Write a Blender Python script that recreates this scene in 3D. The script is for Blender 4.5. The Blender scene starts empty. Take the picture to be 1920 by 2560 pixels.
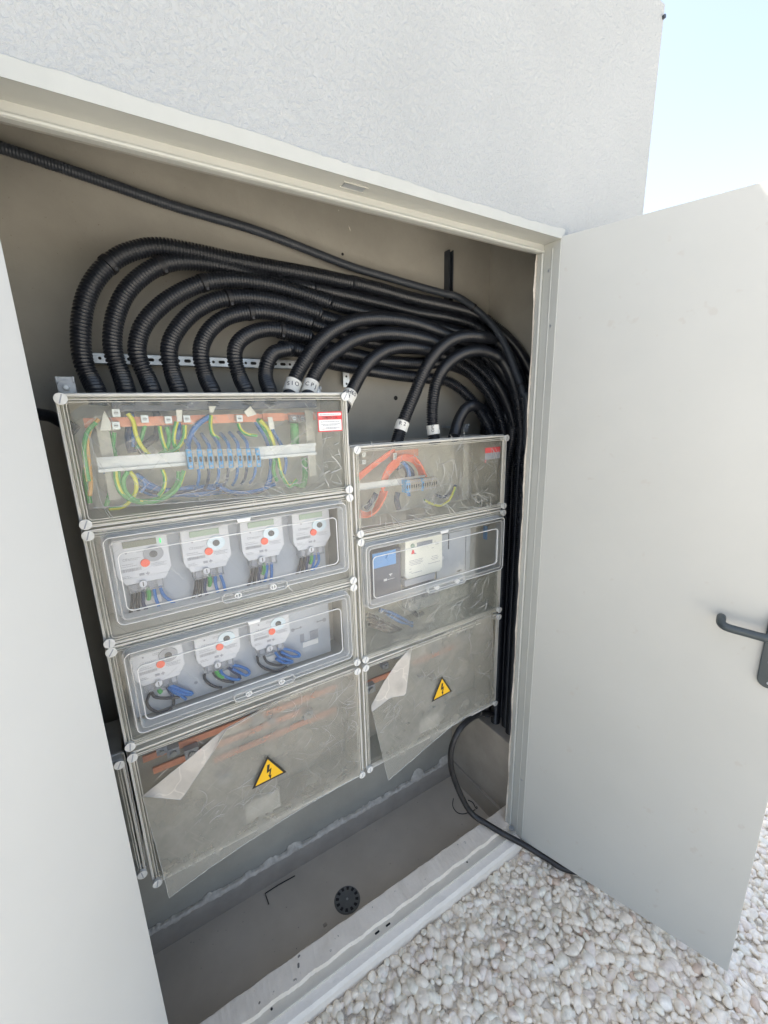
import bpy, bmesh, math, random
import numpy as np
from mathutils import Vector, Matrix
random.seed(7); RNG = np.random.default_rng(11)
rad = math.radians
S = bpy.context.scene
COL = S.collection

# ------------------------------------------------------------------ camera
CAM_R = ((0.8489590339929155, -0.5278518817583796, -0.025316980980233834),
         (0.1458688240564232, 0.1880204804891971, 0.971272662585027),
         (0.5079279917175388, 0.8282636596161569, -0.23661881875505755))   # right, up, forward
CAM_C = (-1.0556043303128684, -0.8023228242845267, 1.5731864963442865)
CAM_F = 1053.2129                                                        # focal length in photo pixels (photo 1920 x 2560)
cd = bpy.data.cameras.new('camera'); cam = bpy.data.objects.new('camera', cd); COL.objects.link(cam)
cd.sensor_fit = 'VERTICAL'; cd.sensor_height = 36.0; cd.lens = 36.0 * CAM_F / 2560.0
cd.clip_start = 0.02; cd.clip_end = 500
r_, u_, f_ = [Vector(v) for v in CAM_R]
cam.matrix_world = Matrix(((r_.x, u_.x, -f_.x, CAM_C[0]), (r_.y, u_.y, -f_.y, CAM_C[1]), (r_.z, u_.z, -f_.z, CAM_C[2]), (0, 0, 0, 1)))
S.camera = cam

# ------------------------------------------------------------------ light
SUN_EL, SUN_AZ = rad(52), rad(-40)      # azimuth measured from +Y (behind the wall) towards +X
w = bpy.data.worlds.new('World'); S.world = w; w.use_nodes = True
nt = w.node_tree; bg = nt.nodes['Background']
sky = nt.nodes.new('ShaderNodeTexSky'); sky.sky_type = 'NISHITA'; sky.sun_disc = False
sky.sun_elevation = SUN_EL; sky.sun_rotation = SUN_AZ; sky.air_density = 1.0; sky.dust_density = 2.6; sky.ozone_density = 1.0
hs = nt.nodes.new('ShaderNodeHueSaturation'); hs.inputs['Saturation'].default_value = 0.74
nt.links.new(sky.outputs[0], hs.inputs['Color']); nt.links.new(hs.outputs[0], bg.inputs['Color'])
bg.inputs['Strength'].default_value = 0.115
sl = bpy.data.lights.new('sun', 'SUN'); sl.energy = 3.2; sl.angle = rad(0.55); sl.color = (1.0, 0.95, 0.87)
so = bpy.data.objects.new('sun', sl); COL.objects.link(so)
sd = Vector((math.sin(SUN_AZ) * math.cos(SUN_EL), math.cos(SUN_AZ) * math.cos(SUN_EL), math.sin(SUN_EL)))
so.rotation_euler = sd.to_track_quat('Z', 'Y').to_euler(); so.location = (0, 3, 6)
S.view_settings.view_transform = 'Standard'; S.view_settings.look = 'None'
S.view_settings.exposure = 1.98; S.view_settings.gamma = 1.0
S.cycles.max_bounces = 10; S.cycles.diffuse_bounces = 6; S.cycles.transparent_max_bounces = 40
S.cycles.use_denoising = True

# ------------------------------------------------------------------ pixel -> point on a real plane of the scene
def ray(u, v):
    a, b = (u - 960) / CAM_F, (1280 - v) / CAM_F
    return r_ * a + u_ * b + f_
def at(u, v, y):
    d = ray(u, v); return Vector(CAM_C) + d * ((y - CAM_C[1]) / d.y)
def atx(u, v, x):
    d = ray(u, v); return Vector(CAM_C) + d * ((x - CAM_C[0]) / d.x)
def atz(u, v, z):
    d = ray(u, v); return Vector(CAM_C) + d * ((z - CAM_C[2]) / d.z)
ZO = {'c': (150, 950, 2.212), 'b': (850, 1050, 3.318), 'a': (200, 1250, 2.37), 'l': (100, 550, 2.074), 'j': (700, 550, 2.37),
      'h': (850, 1550, 3.016), 'g': (250, 1700, 2.37), 'r8': (350, 1950, 1.58), 't': (0, 100, 1.843), 'e': (560, 1280, 5.53),
      'd': (280, 1320, 5.184), 'f': (310, 1560, 5.027), 'k': (680, 1400, 6.145), 'p': (450, 1000, 3.687)}
def zp(k, x, y):
    o = ZO[k]; return o[0] + x / o[2], o[1] + y / o[2]
def zat(k, x, y, Y): return at(*zp(k, x, y), Y)

# ------------------------------------------------------------------ materials
def mat(name):
    m = bpy.data.materials.new(name); m.use_nodes = True
    return m, m.node_tree.nodes, m.node_tree.links, m.node_tree.nodes['Principled BSDF']
def N(nodes, t, **kw):
    n = nodes.new(t)
    for k, v in kw.items():
        if k in n.inputs: n.inputs[k].default_value = v
        else: setattr(n, k, v)
    return n
def ramp(nodes, a, b, ca, cb):
    r = nodes.new('ShaderNodeValToRGB'); e = r.color_ramp.elements
    e[0].position = a; e[1].position = b; e[0].color = (*ca, 1) if len(ca) == 3 else ca; e[1].color = (*cb, 1) if len(cb) == 3 else cb
    return r
def surf(name, c1, c2=None, scale=6, rough=.6, bump=0, bscale=80, bdist=.002, metal=0, detail=6, lo=.35, hi=.65, spots=None, spec=.5, bdetail=4):
    m, n, l, p = mat(name)
    p.inputs['Roughness'].default_value = rough; p.inputs['Metallic'].default_value = metal
    p.inputs['Specular IOR Level'].default_value = spec
    p.inputs['Base Color'].default_value = (*c1, 1)
    tc = n.new('ShaderNodeTexCoord')
    if c2:
        t = N(n, 'ShaderNodeTexNoise', Scale=scale, Detail=detail, Roughness=.6); l.new(tc.outputs['Object'], t.inputs['Vector'])
        r = ramp(n, lo, hi, c1, c2); l.new(t.outputs['Fac'], r.inputs['Fac']); out = r.outputs['Color']
        if spots:
            t2 = N(n, 'ShaderNodeTexNoise', Scale=spots[1], Detail=3, Roughness=.7); l.new(tc.outputs['Object'], t2.inputs['Vector'])
            r2 = ramp(n, spots[2], spots[2] + .04, (0, 0, 0), (1, 1, 1)); l.new(t2.outputs['Fac'], r2.inputs['Fac'])
            mx = N(n, 'ShaderNodeMix', data_type='RGBA'); l.new(r2.outputs['Color'], mx.inputs[0]); l.new(out, mx.inputs[6])
            mx.inputs[7].default_value = (*spots[0], 1); out = mx.outputs[2]
        l.new(out, p.inputs['Base Color'])
    if bump:
        t3 = N(n, 'ShaderNodeTexNoise', Scale=bscale, Detail=bdetail, Roughness=.6); l.new(tc.outputs['Object'], t3.inputs['Vector'])
        b = N(n, 'ShaderNodeBump', Strength=bump, Distance=bdist); l.new(t3.outputs['Fac'], b.inputs['Height']); l.new(b.outputs[0], p.inputs['Normal'])
    return m

def make_stucco():
    m, n, l, p = mat('stucco'); p.inputs['Roughness'].default_value = .85
    tc = n.new('ShaderNodeTexCoord')
    mp = N(n, 'ShaderNodeMapping'); mp.inputs['Scale'].default_value = (1, 1, .8); l.new(tc.outputs['Object'], mp.inputs['Vector'])
    a = N(n, 'ShaderNodeTexNoise', Scale=125, Detail=3, Roughness=.6, Distortion=.35); l.new(mp.outputs[0], a.inputs['Vector'])
    r = ramp(n, .42, .62, (0, 0, 0), (1, 1, 1)); l.new(a.outputs['Fac'], r.inputs['Fac'])
    b0 = N(n, 'ShaderNodeTexNoise', Scale=520, Detail=3); l.new(tc.outputs['Object'], b0.inputs['Vector'])
    ma = N(n, 'ShaderNodeMath', operation='MULTIPLY_ADD'); l.new(b0.outputs['Fac'], ma.inputs[0]); ma.inputs[1].default_value = .35; l.new(r.outputs['Color'], ma.inputs[2])
    b = N(n, 'ShaderNodeBump', Strength=.55, Distance=.0032); l.new(ma.outputs[0], b.inputs['Height']); l.new(b.outputs[0], p.inputs['Normal'])
    c = N(n, 'ShaderNodeTexNoise', Scale=3, Detail=5); l.new(tc.outputs['Object'], c.inputs['Vector'])
    cr = ramp(n, .3, .7, (.370, .380, .372), (.400, .410, .402)); l.new(c.outputs['Fac'], cr.inputs['Fac']); l.new(cr.outputs['Color'], p.inputs['Base Color'])
    return m
M = {}
M['stucco'] = make_stucco()
M['frame'] = surf('frame_paint', (.43, .435, .40), (.46, .465, .43), 8, .45, .25, 60, .0006, spots=((.42, .40, .34), 45, .73))
M['frame_edge'] = surf('frame_edge_paint', (.45, .45, .41), (.42, .42, .38), 10, .5, .3, 80, .001)
M['door'] = surf('door_paint', (.458, .458, .422), (.482, .482, .446), 2.2, .40, .25, 5, .004, spots=((.45, .435, .395), 14, .66), bdetail=8)
M['door_lit'] = surf('door_paint_lit', (.605, .61, .585), (.63, .635, .61), 2, .5, .15, 300, .0005)  # same door paint, lightened to stand for stronger light on the left leaf
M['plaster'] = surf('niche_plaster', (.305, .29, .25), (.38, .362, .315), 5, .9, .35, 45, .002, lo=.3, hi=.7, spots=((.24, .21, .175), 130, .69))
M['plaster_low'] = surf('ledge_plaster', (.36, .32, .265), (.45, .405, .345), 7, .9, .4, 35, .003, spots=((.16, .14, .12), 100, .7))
M['mortar'] = surf('mortar_patch', (.66, .61, .53), (.52, .475, .405), 40, .95, .8, 120, .003)
M['skirt'] = surf('skirting_cement', (.36, .325, .275), (.43, .39, .335), 9, .85, .3, 60, .002)
M['floor'] = surf('niche_floor', (.52, .465, .385), (.61, .55, .46), 3.5, .8, .12, 40, .001, spots=((.36, .32, .27), 45, .72))
M['slab'] = surf('sill_slab', (.74, .655, .54), (.84, .755, .64), 14, .85, .6, 70, .003, lo=.3, hi=.6, spots=((.30, .27, .22), 38, .66))
M['strip'] = surf('sill_strip', (.58, .535, .455), (.63, .585, .50), 12, .6, .3, 60, .001, spots=((.36, .35, .32), 60, .7))
M['plinth'] = surf('plinth_paint', (.84, .78, .69), (.78, .72, .635), 9, .8, .7, 90, .003)
M['conduit'] = surf('black_conduit', (.009, .011, .015), (.016, .018, .023), 25, .36, spec=.55)
M['greypipe'] = surf('grey_conduit', (.030, .036, .046), (.038, .045, .056), 15, .45)
M['cable'] = surf('black_cable', (.012, .012, .014), (.03, .029, .028), 30, .45)
M['tie'] = surf('cable_tie', (.01, .01, .012), rough=.5)
M['tape'] = surf('white_tape', (.85, .83, .76), (.76, .74, .68), 60, .55, .35, 140, .001)
M['ink'] = surf('ink', (.04, .04, .05), rough=.7)
M['zinc'] = surf('zinc_strip', (.52, .56, .58), (.64, .67, .69), 60, .38, metal=.75)
M['darkhole'] = surf('dark_hole', (.02, .02, .02), rough=.9)
M['steel'] = surf('dull_steel', (.36, .38, .40), (.45, .47, .49), 50, .4, metal=.6)
M['rail'] = surf('rail_steel', (.52, .54, .56), (.60, .62, .64), 30, .42, metal=.35)
M['box'] = surf('polyester_body', (.45, .43, .37), (.50, .48, .415), 20, .6, .1, 200, .0005)
M['panel'] = surf('mounting_panel', (.39, .425, .47), (.42, .45, .49), 12, .55)
M['gearplate'] = surf('gear_plate', (.27, .25, .215), (.33, .31, .27), 9, .7)
M['copper'] = surf('copper', (.74, .31, .19), (.66, .27, .17), 30, .45, metal=.25)
M['screwcap'] = surf('white_screw', (.74, .74, .71), (.64, .64, .60), 90, .4)
M['meter'] = surf('meter_white', (.54, .56, .59), rough=.45)
M['meter_grey'] = surf('meter_grey', (.33, .35, .39), rough=.5)
M['lens_ring'] = surf('optical_ring', (.26, .28, .31), rough=.35)
M['lens_ring_pale'] = surf('optical_ring_pale', (.55, .66, .72), rough=.2)
M['lens'] = surf('optical_port', (.03, .04, .05), rough=.25)
M['lcd'] = surf('lcd', (.13, .15, .11), rough=.25)
M['lcd_pale'] = surf('lcd_pale', (.27, .36, .28), rough=.25)
M['red'] = surf('red_button', (.80, .11, .05), rough=.45)
M['print'] = surf('printed_grey', (.30, .31, .34), rough=.7)
M['cream'] = surf('cream_meter', (.74, .74, .65), rough=.5)
M['blue'] = surf('blue_wire', (.010, .13, .42), (.015, .17, .52), 60, .4)
M['navy'] = surf('navy_wire', (.012, .03, .10), rough=.45)
M['black'] = surf('black_wire', (.015, .016, .022), rough=.45)
M['green'] = surf('green_wire', (.05, .36, .07), rough=.4)
M['orange'] = surf('orange_wire', (.92, .17, .05), (.82, .12, .04), 60, .4)
M['ochre'] = surf('ochre_wire', (.65, .33, .05), rough=.4)
M['brown'] = surf('brown_wire', (.10, .07, .06), rough=.5)
M['tblue'] = surf('terminal_blue', (.03, .33, .72), rough=.45)
M['tbeige'] = surf('terminal_beige', (.36, .33, .28), rough=.5)
M['whitelabel'] = surf('white_label', (.76, .76, .74), rough=.5)
M['redlabel'] = surf('red_label', (.72, .055, .06), rough=.5)
M['yellow'] = surf('sign_yellow', (.86, .50, .015), rough=.45)
M['signblack'] = surf('sign_black', (.02, .018, .015), rough=.5)
M['pale'] = surf('pale_label', (.40, .385, .35), rough=.7)
M['devblue'] = surf('device_blue', (.08, .28, .60), rough=.4)
M['devgrey'] = surf('device_charcoal', (.075, .085, .115), rough=.5)
M['handle'] = surf('handle_nylon', (.040, .052, .055), (.048, .060, .063), 20, .42)
M['drain'] = surf('drain_plastic', (.12, .125, .125), (.15, .155, .15), 30, .5)
M['stain'] = surf('stain', (.20, .18, .155), rough=.9)
M['crumb'] = surf('crumb', (.3, .27, .23), rough=.9)
M['yellow_wire'] = surf('yellow_wire', (.74, .72, .04), rough=.4)
def make_led():
    m, n, l, p = mat('green_led'); p.inputs['Base Color'].default_value = (.02, .5, .1, 1); p.inputs['Emission Color'].default_value = (.05, 1, .25, 1); p.inputs['Emission Strength'].default_value = .25
    return m
M['led'] = make_led()

def clear(name, haze, tint, streak=0, crack=0, edge=0, bump=.2, col=(.62, .61, .57), bscale=30, gloss=.10, seed=0., crackscale=9, blot=0):
    """see-through plastic: transparent + scattered haze with scratches / creases + gloss"""
    m = bpy.data.materials.new(name); m.use_nodes = True; n, l = m.node_tree.nodes, m.node_tree.links
    n.remove(n['Principled BSDF']); out = n['Material Output']
    tc = n.new('ShaderNodeTexCoord'); vec = tc.outputs['Object']
    tr = n.new('ShaderNodeBsdfTransparent'); tr.inputs[0].default_value = (*tint, 1)
    df = n.new('ShaderNodeBsdfDiffuse'); df.inputs[0].default_value = (*col, 1)
    tl = n.new('ShaderNodeBsdfTranslucent'); tl.inputs[0].default_value = (*col, 1)
    dm = n.new('ShaderNodeMixShader'); dm.inputs[0].default_value = .25; l.new(df.outputs[0], dm.inputs[1]); l.new(tl.outputs[0], dm.inputs[2])
    gl = n.new('ShaderNodeBsdfGlossy'); gl.inputs['Roughness'].default_value = .12; gl.inputs[0].default_value = (.9, .92, .92, 1)
    fac = None
    def add(x, k):
        nonlocal fac
        a = n.new('ShaderNodeMath'); a.operation = 'MULTIPLY_ADD'; l.new(x, a.inputs[0]); a.inputs[1].default_value = k
        if fac is None: a.inputs[2].default_value = haze
        else: l.new(fac, a.inputs[2])
        fac = a.outputs[0]
    ns = N(n, 'ShaderNodeTexNoise', Scale=7, Detail=5, Roughness=.65)
    mo = N(n, 'ShaderNodeMapping'); mo.inputs['Location'].default_value = (seed, seed * .7, seed * 1.3); l.new(vec, mo.inputs['Vector']); vec2 = mo.outputs[0]
    l.new(vec2, ns.inputs['Vector'])
    rr = ramp(n, .35, .75, (0, 0, 0), (1, 1, 1)); l.new(ns.outputs['Fac'], rr.inputs['Fac']); add(rr.outputs['Color'], haze * .6 + blot)
    if streak:
        for ang, sc in ((35, (150, 1, 9)), (-58, (120, 1, 8))):
            mp = N(n, 'ShaderNodeMapping'); mp.inputs['Rotation'].default_value = (0, rad(ang), 0); l.new(vec2, mp.inputs['Vector'])
            ms = N(n, 'ShaderNodeMapping'); ms.inputs['Scale'].default_value = sc; l.new(mp.outputs[0], ms.inputs['Vector'])
            t = N(n, 'ShaderNodeTexNoise', Scale=1, Detail=2, Roughness=.5, Distortion=.5); l.new(ms.outputs[0], t.inputs['Vector'])
            r2 = ramp(n, .655, .72, (0, 0, 0), (1, 1, 1)); l.new(t.outputs['Fac'], r2.inputs['Fac']); add(r2.outputs['Color'], streak)
    if crack:
        d = N(n, 'ShaderNodeTexNoise', Scale=14, Detail=2); l.new(vec2, d.inputs['Vector'])
        vm = n.new('ShaderNodeVectorMath'); vm.operation = 'MULTIPLY_ADD'; l.new(d.outputs['Color'], vm.inputs[0]); vm.inputs[1].default_value = (.09, .09, .09); l.new(vec2, vm.inputs[2])
        vo = n.new('ShaderNodeTexVoronoi'); vo.feature = 'DISTANCE_TO_EDGE'; vo.inputs['Scale'].default_value = crackscale; l.new(vm.outputs[0], vo.inputs['Vector'])
        r3 = ramp(n, 0, .017, (1, 1, 1), (0, 0, 0)); l.new(vo.outputs['Distance'], r3.inputs['Fac'])
        mk = N(n, 'ShaderNodeTexNoise', Scale=9, Detail=3); l.new(vec2, mk.inputs['Vector']); r4 = ramp(n, .40, .55, (0, 0, 0), (1, 1, 1)); l.new(mk.outputs['Fac'], r4.inputs['Fac'])
        mm = n.new('ShaderNodeMath'); mm.operation = 'MULTIPLY'; l.new(r3.outputs['Color'], mm.inputs[0]); l.new(r4.outputs['Color'], mm.inputs[1]); add(mm.outputs[0], crack)
    if edge:
        lw = n.new('ShaderNodeLayerWeight'); lw.inputs['Blend'].default_value = .35; add(lw.outputs['Facing'], edge)
    cl = n.new('ShaderNodeClamp'); l.new(fac, cl.inputs[0]); cl.inputs['Max'].default_value = .92
    m1 = n.new('ShaderNodeMixShader'); l.new(cl.outputs[0], m1.inputs[0]); l.new(tr.outputs[0], m1.inputs[1]); l.new(dm.outputs[0], m1.inputs[2])
    fr = n.new('ShaderNodeFresnel'); fr.inputs[0].default_value = 1.38
    bn = N(n, 'ShaderNodeTexNoise', Scale=bscale, Detail=4, Roughness=.55, Distortion=.6); l.new(vec2, bn.inputs['Vector'])
    bb = N(n, 'ShaderNodeBump', Strength=bump, Distance=.01); l.new(bn.outputs['Fac'], bb.inputs['Height'])
    l.new(bb.outputs[0], gl.inputs['Normal']); l.new(bb.outputs[0], fr.inputs['Normal'])
    fm = n.new('ShaderNodeMath'); fm.operation = 'MULTIPLY_ADD'; l.new(fr.outputs[0], fm.inputs[0]); fm.inputs[1].default_value = .55; fm.inputs[2].default_value = gloss * .2
    m2 = n.new('ShaderNodeMixShader'); l.new(fm.outputs[0], m2.inputs[0]); l.new(m1.outputs[0], m2.inputs[1]); l.new(gl.outputs[0], m2.inputs[2])
    l.new(m2.outputs[0], out.inputs['Surface'])
    return m
M['lid'] = clear('clear_lid', .03, (.97, .975, .965), streak=.25, bump=.05, col=(.82, .81, .76))
M['lid_plain'] = clear('clear_window', .04, (.97, .975, .98), streak=.10, bump=.04, col=(.78, .80, .84))
M['rim'] = clear('moulded_rim', .60, (.92, .91, .87), edge=.4, col=(.80, .775, .70), bump=.15, bscale=60)
M['rimline'] = clear('bright_rim', .75, (.9, .9, .9), edge=.5, col=(.92, .92, .90), bump=.1)
M['winrim'] = clear('window_rim', .30, (.94, .94, .94), edge=.55, col=(.84, .84, .82), bump=.15, bscale=50)
M['film_a'] = clear('film_scratched', .035, (.95, .96, .95), streak=.16, crack=.0, bump=.8, bscale=22, col=(.82, .84, .84), seed=3.1)
M['film_b'] = clear('film_crumpled', .07, (.95, .95, .93), streak=.06, crack=.0, bump=1.0, bscale=20, col=(.80, .79, .74), seed=5.7, crackscale=16)
M['film_c'] = clear('film_dusty', .25, (.95, .95, .93), streak=.04, crack=.0, bump=.8, bscale=14, col=(.68, .66, .58), seed=1.9, crackscale=11, blot=.08)
M['film_flap'] = clear('film_flap', .62, (.95, .95, .93), streak=.1, crack=.25, bump=.4, bscale=14, col=(.76, .71, .64), seed=2.7)
M['crease'] = clear('film_crease', .42, (.97, .97, .96), bump=.1, col=(.88, .88, .85), gloss=.5)
M['tclear'] = clear('terminal_cover', .16, (.85, .87, .9), edge=.5, col=(.62, .65, .70), bump=.2)

# ------------------------------------------------------------------ mesh helpers
class MB:
    def __init__(s): s.v = []; s.f = []; s.m = []; s.sm = []
    def add(s, V, F, m=0, smooth=False):
        o = len(s.v); s.v += [tuple(p) for p in V]
        for f in F: s.f.append(tuple(i + o for i in f)); s.m.append(m); s.sm.append(smooth)
        return s
    def box(s, x0, x1, y0, y1, z0, z1, m=0):
        V = [(x, y, z) for z in (z0, z1) for y in (y0, y1) for x in (x0, x1)]
        return s.add(V, [(0, 2, 3, 1), (4, 5, 7, 6), (0, 1, 5, 4), (2, 6, 7, 3), (0, 4, 6, 2), (1, 3, 7, 5)], m)
    def prism(s, pts, y0, y1, m=0):          # polygon in x,z extruded along y (y0 front)
        n = len(pts); V = [(x, y0, z) for x, z in pts] + [(x, y1, z) for x, z in pts]
        s.add(V, [tuple(range(n)), tuple(range(2 * n - 1, n - 1, -1))] + [(i, i + n, (i + 1) % n + n, (i + 1) % n) for i in range(n)], m)
        return s
    def disc(s, c, r, y0, y1, m=0, n=20, rz=1.0):
        return s.prism([(c[0] + r * math.cos(2 * math.pi * k / n), c[1] + rz * r * math.sin(2 * math.pi * k / n)) for k in range(n)], y0, y1, m)
    def ring(s, pts_o, pts_i, y0, y1, m=0):   # closed ring between two loops, extruded along y
        n = len(pts_o); V = [(x, y0, z) for x, z in pts_o] + [(x, y0, z) for x, z in pts_i] + [(x, y1, z) for x, z in pts_o] + [(x, y1, z) for x, z in pts_i]
        F = []
        for i in range(n):
            j = (i + 1) % n
            F += [(i, j, n + j, n + i), (2 * n + i, 3 * n + i, 3 * n + j, 2 * n + j), (i, 2 * n + i, 2 * n + j, j), (n + i, n + j, 3 * n + j, 3 * n + i)]
        return s.add(V, F, m)
    def tube(s, pts, r, m=0, seg=10, caps=True, rfun=None, step=None):
        P, T = pts, []
        n = len(P)
        for i in range(n):
            a = P[max(i - 1, 0)]; b = P[min(i + 1, n - 1)]; T.append((b - a).normalized())
        up = Vector((0, 0, 1)) if abs(T[0].z) < .9 else Vector((0, 1, 0))
        nrm = (up - T[0] * up.dot(T[0])).normalized(); V = []
        for i in range(n):
            nrm = (nrm - T[i] * nrm.dot(T[i])).normalized(); bi = T[i].cross(nrm); rr = rfun(i) if rfun else r
            for k in range(seg):
                a = 2 * math.pi * k / seg; V.append(P[i] + nrm * (rr * math.cos(a)) + bi * (rr * math.sin(a)))
        F = [(i * seg + k, i * seg + (k + 1) % seg, (i + 1) * seg + (k + 1) % seg, (i + 1) * seg + k) for i in range(n - 1) for k in range(seg)]
        s.add(V, F, m, True)
        if caps: s.add([V[k] for k in range(seg)], [tuple(range(seg))[::-1]], m); s.add(V[-seg:], [tuple(range(seg))], m)
        return s
def wloc(o):
    v = Vector((0, 0, 0))
    while o: v += Vector(o.location); o = o.parent
    return v
def obj(name, mb, mats, parent=None, local=False, bevel=0, smooth=False, origin=None):
    me = bpy.data.meshes.new(name); off = Vector((0, 0, 0)) if local or parent is None else wloc(parent)
    if origin is not None: off = Vector(origin)
    me.from_pydata([tuple(Vector(v) - off) for v in mb.v] if off.length else mb.v, [], mb.f)
    mats = mats if isinstance(mats, (list, tuple)) else [mats]
    for m in mats: me.materials.append(M[m])
    me.polygons.foreach_set('material_index', mb.m); me.polygons.foreach_set('use_smooth', [smooth or q for q in mb.sm])
    bm = bmesh.new(); bm.from_mesh(me); bmesh.ops.recalc_face_normals(bm, faces=bm.faces)
    if bevel:
        es = [e for e in bm.edges if len(e.link_faces) == 2 and e.calc_face_angle(0) > .6]
        bmesh.ops.bevel(bm, geom=es, offset=bevel, segments=2, affect='EDGES', profile=.6, clamp_overlap=True)
    bm.to_mesh(me); bm.free(); me.update()
    o = bpy.data.objects.new(name, me); COL.objects.link(o)
    if parent: o.parent = parent
    if origin is not None: o.location = origin
    return o
def thing(name, label, cat, loc=(0, 0, 0), group=None):
    o = bpy.data.objects.new(name, None); COL.objects.link(o); o.location = loc; o.empty_display_size = .05
    o['label'] = label; o['category'] = cat
    if group: o['group'] = group
    return o
def tag(o, label, cat, group=None):
    o['label'] = label; o['category'] = cat
    if group: o['group'] = group
    return o
def catmull(P, step=.005):
    P = [Vector(p) for p in P]; Q = [P[0] * 2 - P[1]] + P + [P[-1] * 2 - P[-2]]; out = []
    for i in range(1, len(Q) - 2):
        a, b, c, d = Q[i - 1:i + 3]; k = max(2, int((c - b).length / step * 1.0) + 1)
        for j in range(k):
            t = j / k; out.append(.5 * ((2 * b) + (c - a) * t + (2 * a - 5 * b + 4 * c - d) * t * t + (3 * b - a - 3 * c + d) * t ** 3))
    out.append(P[-1]); return out
def resample(P, step):
    out = [P[0].copy()]; acc = 0
    for a, b in zip(P, P[1:]):
        L = (b - a).length
        while L > 0 and acc + L >= step:
            t = (step - acc) / L; a = a.lerp(b, t); out.append(a.copy()); L = (b - a).length; acc = 0
        acc += L
    return out
def rrect(x0, x1, z0, z1, r, n=6):
    pts = []
    for cx, cz, a0 in ((x1 - r, z1 - r, 0), (x0 + r, z1 - r, 90), (x0 + r, z0 + r, 180), (x1 - r, z0 + r, 270)):
        for k in range(n + 1):
            a = rad(a0 + 90 * k / n); pts.append((cx + r * math.cos(a), cz + r * math.sin(a)))
    return pts
def text_mb(body, size, fn, extrude=.0004):
    """solid lettering; fn maps (tx, ty, tz) of the flat text to a point"""
    cu = bpy.data.curves.new('t', 'FONT'); cu.body = body; cu.size = size; cu.extrude = extrude; cu.align_x = 'CENTER'; cu.align_y = 'CENTER'; cu.resolution_u = 3
    to = bpy.data.objects.new('t', cu); COL.objects.link(to); dg = bpy.context.evaluated_depsgraph_get(); me = bpy.data.meshes.new_from_object(to.evaluated_get(dg))
    mb = MB(); mb.add([fn(v.co.x, v.co.y, v.co.z) for v in me.vertices], [tuple(p.vertices) for p in me.polygons])
    bpy.data.objects.remove(to); bpy.data.curves.remove(cu); bpy.data.meshes.remove(me)
    return mb

# ------------------------------------------------------------------ setting dimensions
YB = .46; XS = .21; ZF = -.12; XL = -1.80; ZC = 2.17; ZG = -.035; XW = .372; ZT = 2.62; XO = -1.165; YJ = .05
# ground
g = MB(); gx = (-60, -4.5, XW, 60); gy = (-60, .0, .75, 60); gi = lambda i, j: i + 4 * j
g.add([(x, y, ZG - .017) for y in gy for x in gx], [(gi(i, j), gi(i + 1, j), gi(i + 1, j + 1), gi(i, j + 1)) for i in range(3) for j in range(3) if (i, j) != (1, 1)])
M['ground'] = surf('gravel_bed', (.74, .68, .58), (.86, .80, .70), 45, .9, 1, 40, .02, lo=.4, hi=.55)
gr = obj('ground', g, 'ground'); gr['kind'] = 'structure'

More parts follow.
